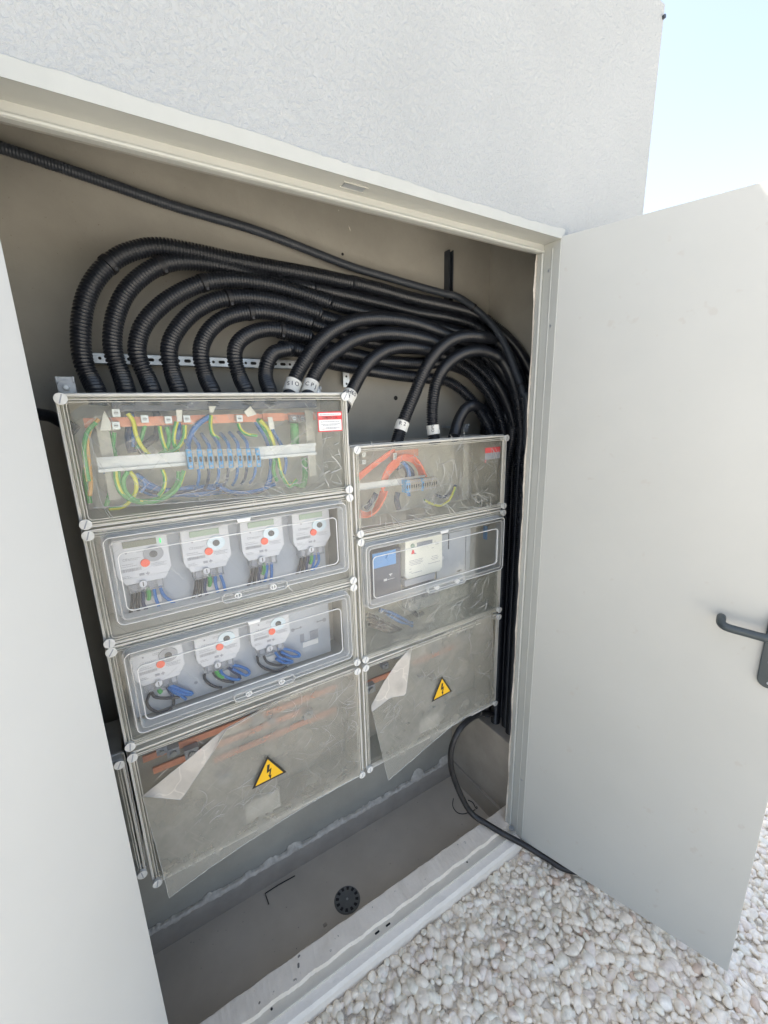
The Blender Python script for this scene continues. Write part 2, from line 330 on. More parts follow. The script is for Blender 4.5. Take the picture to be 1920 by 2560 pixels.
# pebbles: one object, nobody could count them
def pebbles():
    bm = bmesh.new(); bmesh.ops.create_icosphere(bm, subdivisions=3, radius=1); bm.verts.ensure_lookup_table()
    hv = np.array([v.co[:] for v in bm.verts]); hf = np.array([[v.index for v in f.verts] for f in bm.faces]); bm.free()
    bm = bmesh.new(); bmesh.ops.create_icosphere(bm, subdivisions=2, radius=1); bm.verts.ensure_lookup_table()
    lv = np.array([v.co[:] for v in bm.verts]); lf = np.array([[v.index for v in f.verts] for f in bm.faces]); bm.free()
    VV, FF, CC = [], [], []; off = 0
    def shape(base, k):
        rng = np.random.default_rng(k); v = base.copy()
        for _ in range(4):
            d = rng.normal(size=3); d /= np.linalg.norm(d); h = rng.uniform(.55, .85); q = v @ d
            v = v - np.where(q > h, (q - h) * .5, 0)[:, None] * d
        for _ in range(3):
            d = rng.normal(size=3) * 1.7; v = v * (1 + .07 * np.sin(v @ d + rng.uniform(0, 6)))[:, None]
        return v
    hi = [shape(hv, k) for k in range(24)]; lo = [shape(lv, k) for k in range(24)]
    pts = []
    def inst(x, y, z, s, near):
        nonlocal off
        v = (hi if near else lo)[RNG.integers(24)]; f = hf if near else lf
        ax = np.array([1, RNG.uniform(.62, .9), RNG.uniform(.5, .75)]) * s
        a, b, c = RNG.uniform(0, 6.28), RNG.normal(0, .32), RNG.normal(0, .32)
        Rz = np.array([[math.cos(a), -math.sin(a), 0], [math.sin(a), math.cos(a), 0], [0, 0, 1]])
        Rx = np.array([[1, 0, 0], [0, math.cos(b), -math.sin(b)], [0, math.sin(b), math.cos(b)]])
        Ry = np.array([[math.cos(c), 0, math.sin(c)], [0, 1, 0], [-math.sin(c), 0, math.cos(c)]])
        p = (v * ax) @ (Rz @ Rx @ Ry).T + np.array([x, y, z]); VV.append(p); FF.append(f + off); off += len(p)
        t = RNG.uniform(); br = RNG.uniform(.93, 1.05)
        base = np.array([.88, .80, .67]) if t < .60 else np.array([.83, .785, .665]) if t < .80 else np.array([.82, .735, .64]) if t < .94 else np.array([.64, .50, .39]) if t < .955 else np.array([.89, .84, .74])
        CC.append(np.repeat(np.append(base * br, 1)[None], len(p), 0))
    for (x0, x1, y0, y1, sp) in ((-1.25, 1.35, -1.05, -.001, .0168), (1.35, 2.6, -1.6, .8, .034), (.40, 1.35, .0, .8, .030), (-1.6, 1.35, -1.9, -1.05, .034), (-3, -1.25, -1.9, -.001, .05)):
        ny = int((y1 - y0) / sp); nx = int((x1 - x0) / sp)
        for i in range(nx):
            for j in range(ny):
                near = sp < .03
                x = x0 + (i + .5 + RNG.uniform(-.5, .5)) * sp; y = y0 + (j + .5 + RNG.uniform(-.5, .5)) * sp
                s = float(np.clip(RNG.lognormal(math.log(.0132 if near else .0145 * sp / .022), .30), .006, .027 if near else .05))
                if y > -s * 1.02 and x < XW + .02: y = -s * 1.02
                inst(x, y, ZG - .006 + RNG.uniform(-.012, .006) - .15 * s, s, near and x < .8)
    V = np.concatenate(VV).astype(np.float32); F = np.concatenate(FF).astype(np.int32); C = np.concatenate(CC).astype(np.float32)
    me = bpy.data.meshes.new('gravel'); me.vertices.add(len(V)); me.vertices.foreach_set('co', V.ravel())
    me.loops.add(F.size); me.loops.foreach_set('vertex_index', F.ravel()); me.polygons.add(len(F)); me.polygons.foreach_set('loop_start', np.arange(0, F.size, 3, dtype=np.int32))
    me.polygons.foreach_set('use_smooth', np.ones(len(F), bool)); me.update(calc_edges=True)
    ca = me.color_attributes.new('stone', 'FLOAT_COLOR', 'POINT'); ca.data.foreach_set('color', C.ravel())
    m, n, l, p = mat('pebble'); p.inputs['Roughness'].default_value = .6
    at_ = N(n, 'ShaderNodeAttribute', attribute_name='stone'); tc = n.new('ShaderNodeTexCoord')
    t = N(n, 'ShaderNodeTexNoise', Scale=90, Detail=5); l.new(tc.outputs['Object'], t.inputs['Vector']); r = ramp(n, .3, .7, (.82, .81, .80), (1.06, 1.05, 1.03)); l.new(t.outputs['Fac'], r.inputs['Fac'])
    mx = N(n, 'ShaderNodeMix', data_type='RGBA', blend_type='MULTIPLY'); mx.inputs[0].default_value = 1; l.new(at_.outputs['Color'], mx.inputs[6]); l.new(r.outputs['Color'], mx.inputs[7]); l.new(mx.outputs[2], p.inputs['Base Color'])
    b = N(n, 'ShaderNodeBump', Strength=.3, Distance=.002); l.new(t.outputs['Fac'], b.inputs['Height']); l.new(b.outputs[0], p.inputs['Normal'])
    me.materials.append(m); o = bpy.data.objects.new('gravel', me); COL.objects.link(o)
    tag(o, 'loose white and cream rounded pebbles covering the ground outside the sill', 'gravel'); o['kind'] = 'stuff'
pebbles()

# wall with the niche
wall = thing('wall', 'white stucco wall with a recessed plastered niche for the meter boxes', 'wall', (XO / 2, 0, 0))
b = MB()
b.box(-4.5, XW, 0, .10, 2.0, ZT)                       # over the opening
b.box(-4.5, XO - .0, 0, .064, -.3, 2.0)                 # left of the opening
b.box(.0, XW, 0, .064, -.3, 2.0)                        # right of the opening
b.box(-4.5, XW, .10, .75, ZC + .003, ZT)               # roof mass
b.box(-4.5, XW, YB + .003, .75, -.3, ZC)               # back
b.box(XS + .003, XW, .064, .10, -.3, 2.0); b.box(XS + .003, XW, .10, YB, -.3, ZC)                 # right flank
b.box(-4.5, XL - .003, .064, .10, -.3, 2.0); b.box(-4.5, XL - .003, .10, YB, -.3, ZC)
obj('outer_wall', b, 'stucco', wall)
b = MB()   # niche lining
b.add([(XL, YB, ZF), (XS, YB, ZF), (XS, YB, ZC), (XL, YB, ZC)], [(0, 1, 2, 3)])
b.add([(XS, YB, ZF), (XS, .0675, ZF), (XS, .0675, ZC), (XS, YB, ZC)], [(0, 1, 2, 3)])
b.add([(XL, YB, ZF), (XL, .0675, ZF), (XL, .0675, ZC), (XL, YB, ZC)], [(3, 2, 1, 0)])
b.add([(XL, YB, ZC), (XS, YB, ZC), (XS, .103, ZC), (XL, .103, ZC)], [(0, 1, 2, 3)])
b.add([(0.004, .0675, ZF), (XS, .0675, ZF), (XS, .0675, 1.985), (.004, .0675, 1.985)], [(3, 2, 1, 0)])
b.add([(XL, .0675, ZF), (XO - .002, .0675, ZF), (XO - .002, .0675, 1.985), (XL, .0675, 1.985)], [(3, 2, 1, 0)])
b.add([(XL, .0675, 1.99), (XS, .0675, 1.99), (XS, .103, 1.99), (XL, .103, 1.99)], [(0, 1, 2, 3)])
b.add([(XL, .103, 1.99), (XS, .103, 1.99), (XS, .103, ZC), (XL, .103, ZC)], [(3, 2, 1, 0)])
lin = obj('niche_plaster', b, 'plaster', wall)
# rough mortar reveal beside the frame
b = MB(); n = 60; V = []
for i in range(n + 1):
    z = .02 + (1.985 - .02) * i / n; x = -.0150 + RNG.uniform(-.002, .002) - .002 * math.sin(i * .8)
    V += [(x, .0640 + RNG.uniform(0, .0008), z), (.003, .0632, z), (x + .001, .0665, z)]
b.add(V, [(3 * i, 3 * i + 1, 3 * i + 4, 3 * i + 3) for i in range(n)] + [(3 * i, 3 * i + 3, 3 * i + 5, 3 * i + 2) for i in range(n)])
obj('mortar_reveal', b, 'mortar', wall)
# ledge block in the right corner
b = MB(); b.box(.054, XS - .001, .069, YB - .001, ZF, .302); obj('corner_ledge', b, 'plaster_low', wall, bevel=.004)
b = MB(); b.box(XL, .054, .448, YB - .0005, ZF, -.032); b.box(.044, .0535, .1035, .448, ZF, -.032); obj('skirting', b, 'skirt', wall)
b = MB(); b.box(XL, .044, .10, .448, ZF - .1, ZF); obj('niche_floor', b, 'floor', wall)
# mortar crust along the top of the skirting
b = MB(); n = 900; V = []; x0, x1 = XL, .054
def vnoise(scale, seed):
    rg = np.random.default_rng(seed); tb = rg.uniform(-1, 1, 4096)
    def f(x):
        q = (x + 5) / scale; k = int(math.floor(q)); t = q - k; t = t * t * (3 - 2 * t); return tb[k % 4096] * (1 - t) + tb[(k + 1) % 4096] * t
    return f
na, nb_, nc, nd = vnoise(.09, 1), vnoise(.028, 2), vnoise(.010, 3), vnoise(.0045, 4)
for i in range(n + 1):
    x = x0 + (x1 - x0) * i / n
    h = .005 + .0045 * na(x) + .006 * nb_(x) + .004 * nc(x) + .0018 * nd(x); h = max(.002, h)
    if -.18 < x < -.11: h += .034 * math.sin((x + .18) / .07 * math.pi) ** .7
    if abs(x + .72) < .03: h += .02 * (1 - abs(x + .72) / .03) ** .5
    if -.02 < x < .03: h += .016
    d = .0055 + .003 * nb_(x + 1.3) + .0015 * nc(x + .7); lo_ = -.035 - .006 * max(0, nb_(x + 2.2)) - .003 * nc(x + .2)
    V += [(x, .4470 - .001 + .0008 * nc(x + 3), lo_), (x, .4472 - d * .6, -.030 + .0025 * nc(x + 1.1)), (x, .4525 - d * .4, -.024 + h * .25 + .002 * nd(x + .4)), (x, YB - .004 - d * .4, -.026 + h * .65 + .001 * nd(x + .9)), (x, YB - .0015, -.026 + h)]
b.add(V, [(5 * i + k, 5 * i + k + 1, 5 * i + k + 6, 5 * i + k + 5) for i in range(n) for k in range(4)], 0, True)
obj('mortar_crust', b, 'mortar', wall)
# sill
b = MB()
V = []; n = 160
for i in range(n + 1):
    x = XO - .05 + (.054 - XO + .05) * i / n; e = .0015 * math.sin(x * 60) + RNG.uniform(-.001, .001)
    V += [(x, .050 + e, .011), (x, .052 + e, .0255 + RNG.uniform(-.0008, .0008)), (x, .112 + e * .6, .0265 + RNG.uniform(-.0008, .0008)), (x, .116 + e * .6, .022), (x, .117, ZF)]
b.add(V, [(5 * i + k, 5 * i + 5 + k, 5 * i + 6 + k, 5 * i + 1 + k) for i in range(n) for k in range(4)])
obj('sill_slab', b, 'slab', wall)
b = MB(); b.box(XO, 0, .024, .053, -.2, .0105); obj('sill_strip', b, 'strip', wall, bevel=.002)
b = MB(); V = []
for i in range(n + 1):
    x = XO - 2.7 + (XW - XO + 2.7) * i / n; e = RNG.uniform(-.001, .001)
    xx = x
    V += [(xx, -.004 + e, -.2), (xx, -.004 + e, -.012 + e), (xx, .0015, .001 + e), (xx, .0245, .0035 + e)]
b.add(V, [(4 * i + k, 4 * i + 4 + k, 4 * i + 5 + k, 4 * i + 1 + k) for i in range(n) for k in range(3)])
obj('plinth', b, 'plinth', wall, smooth=False)
# holes and stains in the sill, holes in the niche wall
def hole(u, v, z, a, c, ang, name='slot_hole', mm='darkhole'):
    p = atz(u, v, z); pts = []
    for k in range(16):
        t = 2 * math.pi * k / 16; q = (max(0, a - c) * (1 if math.cos(t) > 0 else -1) + c * math.cos(t), c * math.sin(t))
        pts.append((p.x + q[0] * math.cos(ang) - q[1] * math.sin(ang), p.y + q[0] * math.sin(ang) + q[1] * math.cos(ang)))
    m = MB(); m.add([(x, y, z + .0012) for x, y in pts] + [(x, y, z - .003) for x, y in pts], [tuple(range(16))] + [(i, (i + 1) % 16, 16 + (i + 1) % 16, 16 + i) for i in range(16)])
    obj(name, m, mm, wall)
hole(*zp('r8', 980, 572), .0105, .008, .0028, 0); hole(*zp('r8', 937, 603), .0105, .008, .0028, 0)
hole(*zp('r8', 1292, 325), .0105, .0028, .0028, 0); hole(*zp('r8', 520, 905), .0105, .0032, .0032, 0); hole(*zp('r8', 472, 880), .0262, .003, .002, .5, 'chip', 'stain')
hole(*zp('r8', 626, 733), .0262, .006, .003, 1.2, 'chip', 'stain'); hole(*zp('r8', 628, 697), .0262, .004, .0025, .3, 'chip', 'stain')
def wallhole(k, x, y, r):
    p = zat(k, x, y, YB); m = MB(); m.disc((p.x, p.z), r, YB - .0015, YB - .0005, n=14); o = obj('drill_hole', m, 'darkhole', wall)
wallhole('j', 685, 1055, .0075); wallhole('j', 370, 203, .004); wallhole('j', 25, 122, .003)
# fallen bits and scratches on the niche plaster
m = MB()
for k, x, y, a, L in (('j', 412, 50, 1.9, .018), ('t', 1612, 870, 1.9, .012), ('t', 1440, 735, 0, .003), ('t', 1467, 703, 0, .003), ('t', 1610, 742, 1.6, .006), ('t', 1560, 785, 0, .003)):
    p = zat(k, x, y, YB - .001); c, s_ = math.cos(a), math.sin(a)
    m.add([(p.x - c * L / 2, p.y, p.z - s_ * L / 2), (p.x + .0015, p.y, p.z - .0015), (p.x + c * L / 2, p.y, p.z + s_ * L / 2), (p.x - .0015, p.y, p.z + .0015)], [(0, 1, 2, 3)])
obj('plaster_chips', m, 'plinth', wall)
m = MB()
for _ in range(46):
    x = RNG.uniform(-1.15, .03); y = RNG.uniform(.13, .43); s = RNG.uniform(.001, .003)
    m.add([(x, y, ZF + .0003), (x + s, y + s * .4, ZF + s), (x + s * .2, y + s, ZF + s * .8), (x + s * 1.3, y + s, ZF + .0003)], [(0, 1, 2), (1, 3, 2), (0, 3, 1), (0, 2, 3)])
o = obj('grit', m, 'crumb'); tag(o, 'tiny grit and crumbs scattered on the niche floor', 'grit'); o['kind'] = 'stuff'

# door frame
fr = thing('door_frame', 'cream painted metal door frame round the niche opening', 'door frame', (XO / 2, 0, 0))
b = MB(); n = 120; V = []
for i in range(n + 1):      # lintel face strip with a wavy upper edge against the stucco
    x = XO - .03 + (.010 - XO + .03) * i / n; e = .0022 * math.sin(x * 5) + .0012 * math.sin(x * 23 + 1) + RNG.uniform(-.0012, .0012)
    V += [(x, -.0012, 1.9940), (x, -.0034, 1.9935), (x, -.0034, 2.016 + e), (x, -.0002, 2.0185 + e)]
b.add(V, [(4 * i + k, 4 * i + 4 + k, 4 * i + 5 + k, 4 * i + 1 + k) for i in range(n) for k in range(3)]); obj('lintel_strip', b, 'frame_edge', fr)
b = MB(); b.box(XO, -.0005, -.0012, YJ, 1.9945, 1.9995); b.box(XO, -.0005, YJ, .062, 1.974, 2.001)
b.tube([Vector((XO, YJ - .0005, 1.978)), Vector((-.002, YJ - .0005, 1.978))], .0035, seg=8); obj('lintel', b, 'frame', fr)
b = MB(); b.box(-.0015, .004, -.002, YJ, .002, 1.994); b.box(-.0105, .004, YJ, .062, .026, 1.9735)
b.tube([Vector((-.0085, YJ - .001, .028)), Vector((-.0085, YJ - .001, 1.972))], .0036, seg=8)
b.tube([Vector((-.0018, .022, .028)), Vector((-.0018, .022, 1.98))], .0016, seg=6); obj('hinge_jamb', b, 'frame', fr)
b = MB(); b.box(XO - .003, XO + .003, -.002, .062, .026, 1.994); obj('side_jamb', b, 'frame', fr)
p0 = at(873, 455, .03); p = Vector((-.60, .022, 1.9945))
pa = [atz(*q, 1.9944) for q in ((860 + 0, 446), (925, 464), (919, 474), (857, 463))]
xs = sorted(q.x for q in pa); b = MB(); xa, xb = xs[0] + .008, xs[-1] - .006
b.box(xa - .004, xb + .004, .014, .016, 1.9925, 1.9943); b.box(xa, xb, .016, .034, 1.9935, 1.9944, 1); b.box(xa - .004, xb + .004, .034, .036, 1.9925, 1.9943)
obj('strike_plate', b, ['frame_edge', 'steel'], fr)
for (u, v) in ((1305, 1950), (1376, 815), (1372, 677)):
    d = ray(u, v); t = (-.002 - CAM_C[0]) / d.x; q = Vector(CAM_C) + d * t; q.y = min(max(q.y, .01), .045)
    m = MB(); m.tube([Vector((-.001, q.y, q.z)), Vector((-.0030, q.y, q.z))], .0035, seg=10); obj('screw', m, 'steel', fr)
m = MB(); m.tube([Vector((-.015, .035, .0265)), Vector((-.015, .035, .030))], .010, seg=12); obj('anchor_washer', m, 'steel', fr)

# right door leaf, open
TH = 1.2559; dv = Vector((math.cos(TH), -math.sin(TH), 0)); nv = Vector((-math.sin(TH), -math.cos(TH), 0)); DW = .6025; DH = 2.0
def dpt(s, o, z): return dv * s + nv * o + Vector((0, 0, z))
def dbox(mb, s0, s1, o0, o1, z0, z1, m=0):
    V = [dpt(s, o, z) for z in (z0, z1) for o in (o0, o1) for s in (s0, s1)]
    mb.add(V, [(0, 2, 3, 1), (4, 5, 7, 6), (0, 1, 5, 4), (2, 6, 7, 3), (0, 4, 6, 2), (1, 3, 7, 5)], m)
door = thing('door', 'grey beige flush metal door leaf standing open, dark lever handle on it', 'door', (0, 0, 0))
b = MB(); dbox(b, 0, DW, -.040, 0, 0.002, DH); obj('leaf', b, 'door', door, bevel=.0012)
def dhit(u, v, o):
    d = ray(u, v); t = (o - nv.dot(Vector(CAM_C))) / nv.dot(d); return Vector(CAM_C) + d * t
hd = bpy.data.objects.new('handle', None)
b = MB(); pts = []
sc_, zc_ = .5575, 1.05; hw = .0215
for k in range(17): a = math.pi * k / 16; pts.append((sc_ + hw * math.cos(a), zc_ + .028 + hw * math.sin(a)))
for k in range(17): a = math.pi + math.pi * k / 16; pts.append((sc_ + hw * 1.0 * math.cos(a), .928 + hw * math.sin(a)))
b.add([dpt(s, .001, z) for s, z in pts] + [dpt(s, .010, z) for s, z in pts], [tuple(range(34)), tuple(range(67, 33, -1))] + [(i, (i + 1) % 34, 34 + (i + 1) % 34, 34 + i) for i in range(34)])
pl = obj('handle_plate', b, 'handle', door, bevel=.002)
HS, HZ = .452, 1.060
path = [dpt(sc_, .008, 1.050), dpt(sc_, .032, 1.050), dpt(sc_ - .006, .046, 1.050), dpt(sc_ - .022, .051, 1.0502), dpt(.50, .051, 1.0515), dpt(.470, .051, 1.053), dpt(.458, .048, 1.055), dpt(.4525, .038, 1.058), dpt(.452, .020, 1.060), dpt(.452, .012, 1.060)]
b = MB(); b.tube(catmull(path, .002), .0095, seg=20); obj('lever', b, 'handle', door)
b = MB()
for zz in (.921, 1.082): b.tube([dpt(sc_, .0095, zz), dpt(sc_, .0115, zz)], .0035, seg=10)
obj('plate_screw', b, 'steel', pl)
b = MB(); b.tube([dpt(sc_, .0095, .975), dpt(sc_, .0115, .975)], .0085, seg=16, m=0); b.tube([dpt(sc_, .0110, .975), dpt(sc_, .0125, .975)], .003, m=1, seg=8); obj('lock_cylinder', b, ['steel', 'darkhole'], pl)

# left door leaf, swung fully open towards the camera
hg = Vector((-1.1488, -.020, 0)); A2 = rad(115); dl = Vector((math.cos(A2), -math.sin(A2), 0)); nl = Vector((math.sin(A2), math.cos(A2), 0))
ld = thing('door', 'open door leaf, colour lightened for the light falling on it, filling the left edge of the picture', 'door', tuple(hg))
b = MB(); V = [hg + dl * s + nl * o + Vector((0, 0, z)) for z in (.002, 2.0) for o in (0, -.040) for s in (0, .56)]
b.add(V, [(0, 2, 3, 1), (4, 5, 7, 6), (0, 1, 5, 4), (2, 6, 7, 3), (0, 4, 6, 2), (1, 3, 7, 5)]); obj('leaf', b, 'door_lit', ld, bevel=.0012)

# ------------------------------------------------------------------ enclosures
YL = .19
def enclosure(x0, x1, z0, z1, label, window=None, film=None, body='box', panel=None, part_name='plain', y=YL):
    t = thing('meter_enclosure', label, 'electrical box', ((x0 + x1) / 2, y + .1, z0 - .012), 'transparent fronted electrical boxes on the niche wall')
    X0, X1, Z0, Z1 = x0 - .0115, x1 + .0115, z0 - .0115, z1 + .0115; d = y - .19
    b = MB(); yb = .345 + d; yf = .212 + d; w_ = .004
    b.box(X0 + .006, X1 - .006, yb - w_, yb, Z0 + .006, Z1 - .006)
    b.box(X0 + .006, X0 + .006 + w_, yf, yb - w_, Z0 + .006, Z1 - .006); b.box(X1 - .006 - w_, X1 - .006, yf, yb - w_, Z0 + .006, Z1 - .006)
    b.box(X0 + .006 + w_, X1 - .006 - w_, yf, yb - w_, Z0 + .006, Z0 + .006 + w_); b.box(X0 + .006 + w_, X1 - .006 - w_, yf, yb - w_, Z1 - .006 - w_, Z1 - .006)
    obj('back_box', b, body, t)
    b = MB()
    b.ring(rrect(X0 + .001, X1 - .001, Z0 + .001, Z1 - .001, .006), rrect(X0 + .009, X1 - .009, Z0 + .009, Z1 - .009, .004), yf - .007, yf - .0002)
    b.ring(rrect(X0 + .003, X1 - .003, Z0 + .003, Z1 - .003, .008), rrect(X0 + .0075, X1 - .0075, Z0 + .0075, Z1 - .0075, .006), y - .0015, yf - .0072)
    b.ring(rrect(X0 + .0115, X1 - .0115, Z0 + .0115, Z1 - .0115, .007), rrect(X0 + .0135, X1 - .0135, Z0 + .0135, Z1 - .0135, .006), y - .0035, y + .004)
    b.ring(rrect(X0 + .0165, X1 - .0165, Z0 + .0165, Z1 - .0165, .008), rrect(X0 + .0180, X1 - .0180, Z0 + .0180, Z1 - .0180, .007), y - .0030, y + .0)
    rim = obj('lid_rim', b, 'rim', t)
    b = MB(); b.ring(rrect(X0 + .0028, X1 - .0028, Z0 + .0028, Z1 - .0028, .008), rrect(X0 + .0038, X1 - .0038, Z0 + .0038, Z1 - .0038, .0075), y - .0022, y - .0016)
    b.ring(rrect(X0 + .0002, X1 - .0002, Z0 + .0002, Z1 - .0002, .006), rrect(X0 + .0012, X1 - .0012, Z0 + .0012, Z1 - .0012, .006), yf - .0085, yf - .0060)
    obj('rim_bead', b, 'rimline', rim)
    b = MB(); q = rrect(X0 + .0078, X1 - .0078, Z0 + .0078, Z1 - .0078, .006)
    if window:
        wx0, wx1, wz0, wz1 = window; wi = rrect(wx0, wx1, wz0, wz1, .014)
        b.ring(q, wi, y, y + .002)
    else: b.add([(x, y, z) for x, z in q], [tuple(range(len(q)))])
    obj('lid', b, 'lid', t)
    for sx, sz in ((x0, z0), (x1, z0), (x0, z1), (x1, z1)):
        b = MB(); b.disc((sx, sz), .0092, y - .010, y - .0025, 0, 24); b.disc((sx, sz), .0108, y - .012, y - .0098, 0, 24)
        s_ = obj('screw', b, 'screwcap', t, bevel=.0008)
        a = RNG.uniform(.9, 1.9); c, s2 = math.cos(a), math.sin(a); L, W = .0085, .0011
        m = MB(); m.prism([(sx + c * L - s2 * W, sz + s2 * L + c * W), (sx - c * L - s2 * W, sz - s2 * L + c * W), (sx - c * L + s2 * W, sz - s2 * L - c * W), (sx + c * L + s2 * W, sz + s2 * L - c * W)], y - .01235, y - .0119)
        obj('screw_slot', m, 'meter_grey', s_)
    if window:
        yw = y - .024
        b = MB(); b.ring(rrect(wx0, wx1, wz0, wz1, .014), rrect(wx0 + .0022, wx1 - .0022, wz0 + .0022, wz1 - .0022, .012), yw, y + .010)
        b.ring(rrect(wx0 - .004, wx1 + .004, wz0 - .004, wz1 + .004, .018), rrect(wx0, wx1, wz0, wz1, .014), y - .006, y - .0015)
        b.ring(rrect(wx0 + .0095, wx1 - .0095, wz0 + .0095, wz1 - .0095, .010), rrect(wx0 + .0115, wx1 - .0115, wz0 + .0115, wz1 - .0115, .009), yw, y + .006)
        wr = obj('window_rim', b, 'winrim', t)
        b = MB(); q = rrect(wx0 + .0022, wx1 - .0022, wz0 + .0022, wz1 - .0022, .012); b.add([(x, yw + .0006, z) for x, z in q], [tuple(range(len(q)))])
        obj('window_pane', b, 'lid_plain', t)
        bx0, bx1, bz0, bz1 = wx0 + .020, wx1 - .030, wz0 + .028, wz1 - .034
        b = MB(); b.ring(rrect(bx0, bx1, bz0, bz1, .013), rrect(bx0 + .0018, bx1 - .0018, bz0 + .0018, bz1 - .0018, .0115), yw - .0022, yw + .0003)
        b.ring(rrect(wx0, wx1, wz0, wz1, .014), rrect(wx0 + .0012, wx1 - .0012, wz0 + .0012, wz1 - .0012, .013), yw - .0010, yw - .0001)
        obj('window_bead', b, 'rimline', t)
        mid = (wx0 + wx1) / 2 + .015; hw_ = .078
        b = MB(); b.ring(rrect(mid - hw_, mid + hw_, wz0 - .004, wz0 + .020, .010), rrect(mid - hw_ + .002, mid + hw_ - .002, wz0 - .002, wz0 + .018, .009), yw - .009, yw + .002)
        obj('pull_tab', b, 'winrim', t)
        for k in (-1, 1):
            m = MB(); cx = mid + k * .042; m.ring([(cx + .008 * math.cos(a), wz0 + .009 + .007 * math.sin(a)) for a in [2 * math.pi * i / 20 for i in range(20)]], [(cx + .0055 * math.cos(a), wz0 + .009 + .0045 * math.sin(a)) for a in [2 * math.pi * i / 20 for i in range(20)]], yw - .010, yw - .001)
            m.box(cx - .0012, cx + .0012, yw - .009, yw - .002, wz0 + .004, wz0 + .014)
            obj('latch', m, 'rimline', t)
        for k in (-.30, .02, .30):
            m = MB(); cx = (wx0 + wx1) / 2 + k * (wx1 - wx0) * .5; m.prism([(cx - .016, wz1 - .001), (cx + .016, wz1 - .001), (cx + .013, wz1 - .009), (cx - .013, wz1 - .009)], yw - .004, yw + .002)
            if abs(k) < .1: obj('hinge_lug', m, 'rimline', t)
    return t
LX0, LX1, RX0, RX1 = -1.1358, -.5592, -.5308, .0291
LZ = [1.6066, 1.3697, 1.3470, 1.1118, 1.0906, .8537, .8241, .4533]; RZ = [1.4714, 1.2416, 1.2174, .8526, .8245, .4584]
E1 = enclosure(LX0, LX1, LZ[1], LZ[0], 'clear fronted box full of green and blue wires, top of the left column')
E2 = enclosure(LX0, LX1, LZ[3], LZ[2], 'box holding four meters behind a raised clear window', (-1.114, -.578, 1.150, 1.340))
E3 = enclosure(LX0, LX1, LZ[5], LZ[4], 'box holding three meters and one empty meter place behind a raised window', (-1.116, -.579, .886, 1.084))
E4 = enclosure(LX0, LX1, LZ[7], LZ[6], 'large bottom box of the left column with hanging dusty film and the larger warning sticker')
F1 = enclosure(RX0, RX1, RZ[1], RZ[0], 'box with orange wires under crumpled film, top of the right column')
F2 = enclosure(RX0, RX1, RZ[3], RZ[2], 'box with one cream meter behind its window, middle of the right column', (-.524, .020, 1.018, 1.207))
F3 = enclosure(RX0, RX1, RZ[5], RZ[4], 'bottom box of the right column with film hanging over a warning sticker')
E0 = enclosure(-1.742, -1.1625, .492, .813, 'low clear box half hidden behind the left door leaf', y=.198)

# strips, brackets and bolts carrying the boxes
def strip(name, x0, x1, z, y, hh, label):
    b = MB(); b.box(x0, x1, y, y + .0015, z - hh, z + hh); b.box(x0, x1, y, y + .012, z + hh - .0015, z + hh); b.box(x0, x1, y, y + .012, z - hh, z - hh + .0015)
    o = obj(name, b, 'zinc', None, origin=((x0 + x1) / 2, y, z)); tag(o, label, 'mounting rail')
    m = MB(); x = x0 + .012; k = 0
    while x < x1 - .012:
        if k % 2 == 0: m.prism(rrect(x - .008, x + .008, z - .0038, z + .0038, .0037), y - .0006, y - .0001)
        else: m.disc((x, z), .0036, y - .0006, y - .0001, 0, 12)
        x += .021; k += 1
    obj('slot_row', m, 'darkhole', o)
    return o
za, zb = zat('l', 280, 705, .425), zat('l', 1310, 755, .425)
strip('mounting_rail', -1.10, -.585, (za.z + zb.z) / 2, .432, .0125, 'perforated galvanised strip running behind the black conduits')
b = MB(); q = zat('j', 1020, 175, .43); q2 = zat('j', 1020, 480, .43)
b.box(q.x - .010, q.x + .010, .4585, .4595, q2.z, q.z); b.box(q.x - .010, q.x - .0085, .435, .4585, q2.z, q.z); b.box(q.x + .0085, q.x + .010, .435, .4585, q2.z, q.z)
b.box(q.x - .010, q.x - .005, .4335, .435, q2.z, q.z); b.box(q.x + .005, q.x + .010, .4335, .435, q2.z, q.z)
o = obj('channel_bracket', b, 'greypipe', None, origin=(q.x, .45, q2.z)); tag(o, 'dark upright channel bracket on the back wall above the conduits', 'bracket')
b = MB(); q = zat('j', 400, 900, .43); b.box(q.x - .011, q.x + .011, .44, .442, q.z - .045, q.z + .05)
o = obj('upright_strip', b, 'zinc', None, origin=(q.x, .44, q.z)); tag(o, 'short upright galvanised strip beside the third taped conduit', 'mounting rail')
m = MB()
for k in range(4): m.disc((q.x, q.z - .035 + k * .022), .0035, .4392, .4398, 0, 10)
obj('slot_row', m, 'darkhole', o)
def bolt(k, x, y, Y, r, label, ears=True):
    p = zat(k, x, y, Y); t = thing('wall_bolt', label, 'bolt', tuple(p)); b = MB(); b.disc((p.x, p.z), r, Y - .003, Y, 0, 24); obj('washer', b, 'steel', t, bevel=.0006)
    b = MB(); b.disc((p.x, p.z), r * .42, Y - .010, Y - .0032, 0, 6); obj('bolt_head', b, 'steel', t, bevel=.0006)
    b = MB(); b.disc((p.x, p.z), r * .22, Y - .0106, Y - .0101, 0, 12); obj('bolt_end', b, 'zinc', t)
    if ears: b = MB(); b.box(p.x - r, p.x + r, Y + .0005, Y + .004, p.z - r * 1.6, p.z + r * 1.35); b.box(p.x - r, p.x - r + .002, Y - .007, Y, p.z + r * .6, p.z + r * 1.35); b.box(p.x + r - .002, p.x + r, Y - .007, Y, p.z + r * .6, p.z + r * 1.35); b.box(p.x - r * .5, p.x + r * .5, Y + .0045, YB, p.z - r * .5, p.z + r * .5); obj('clip_plate', b, 'steel', t)
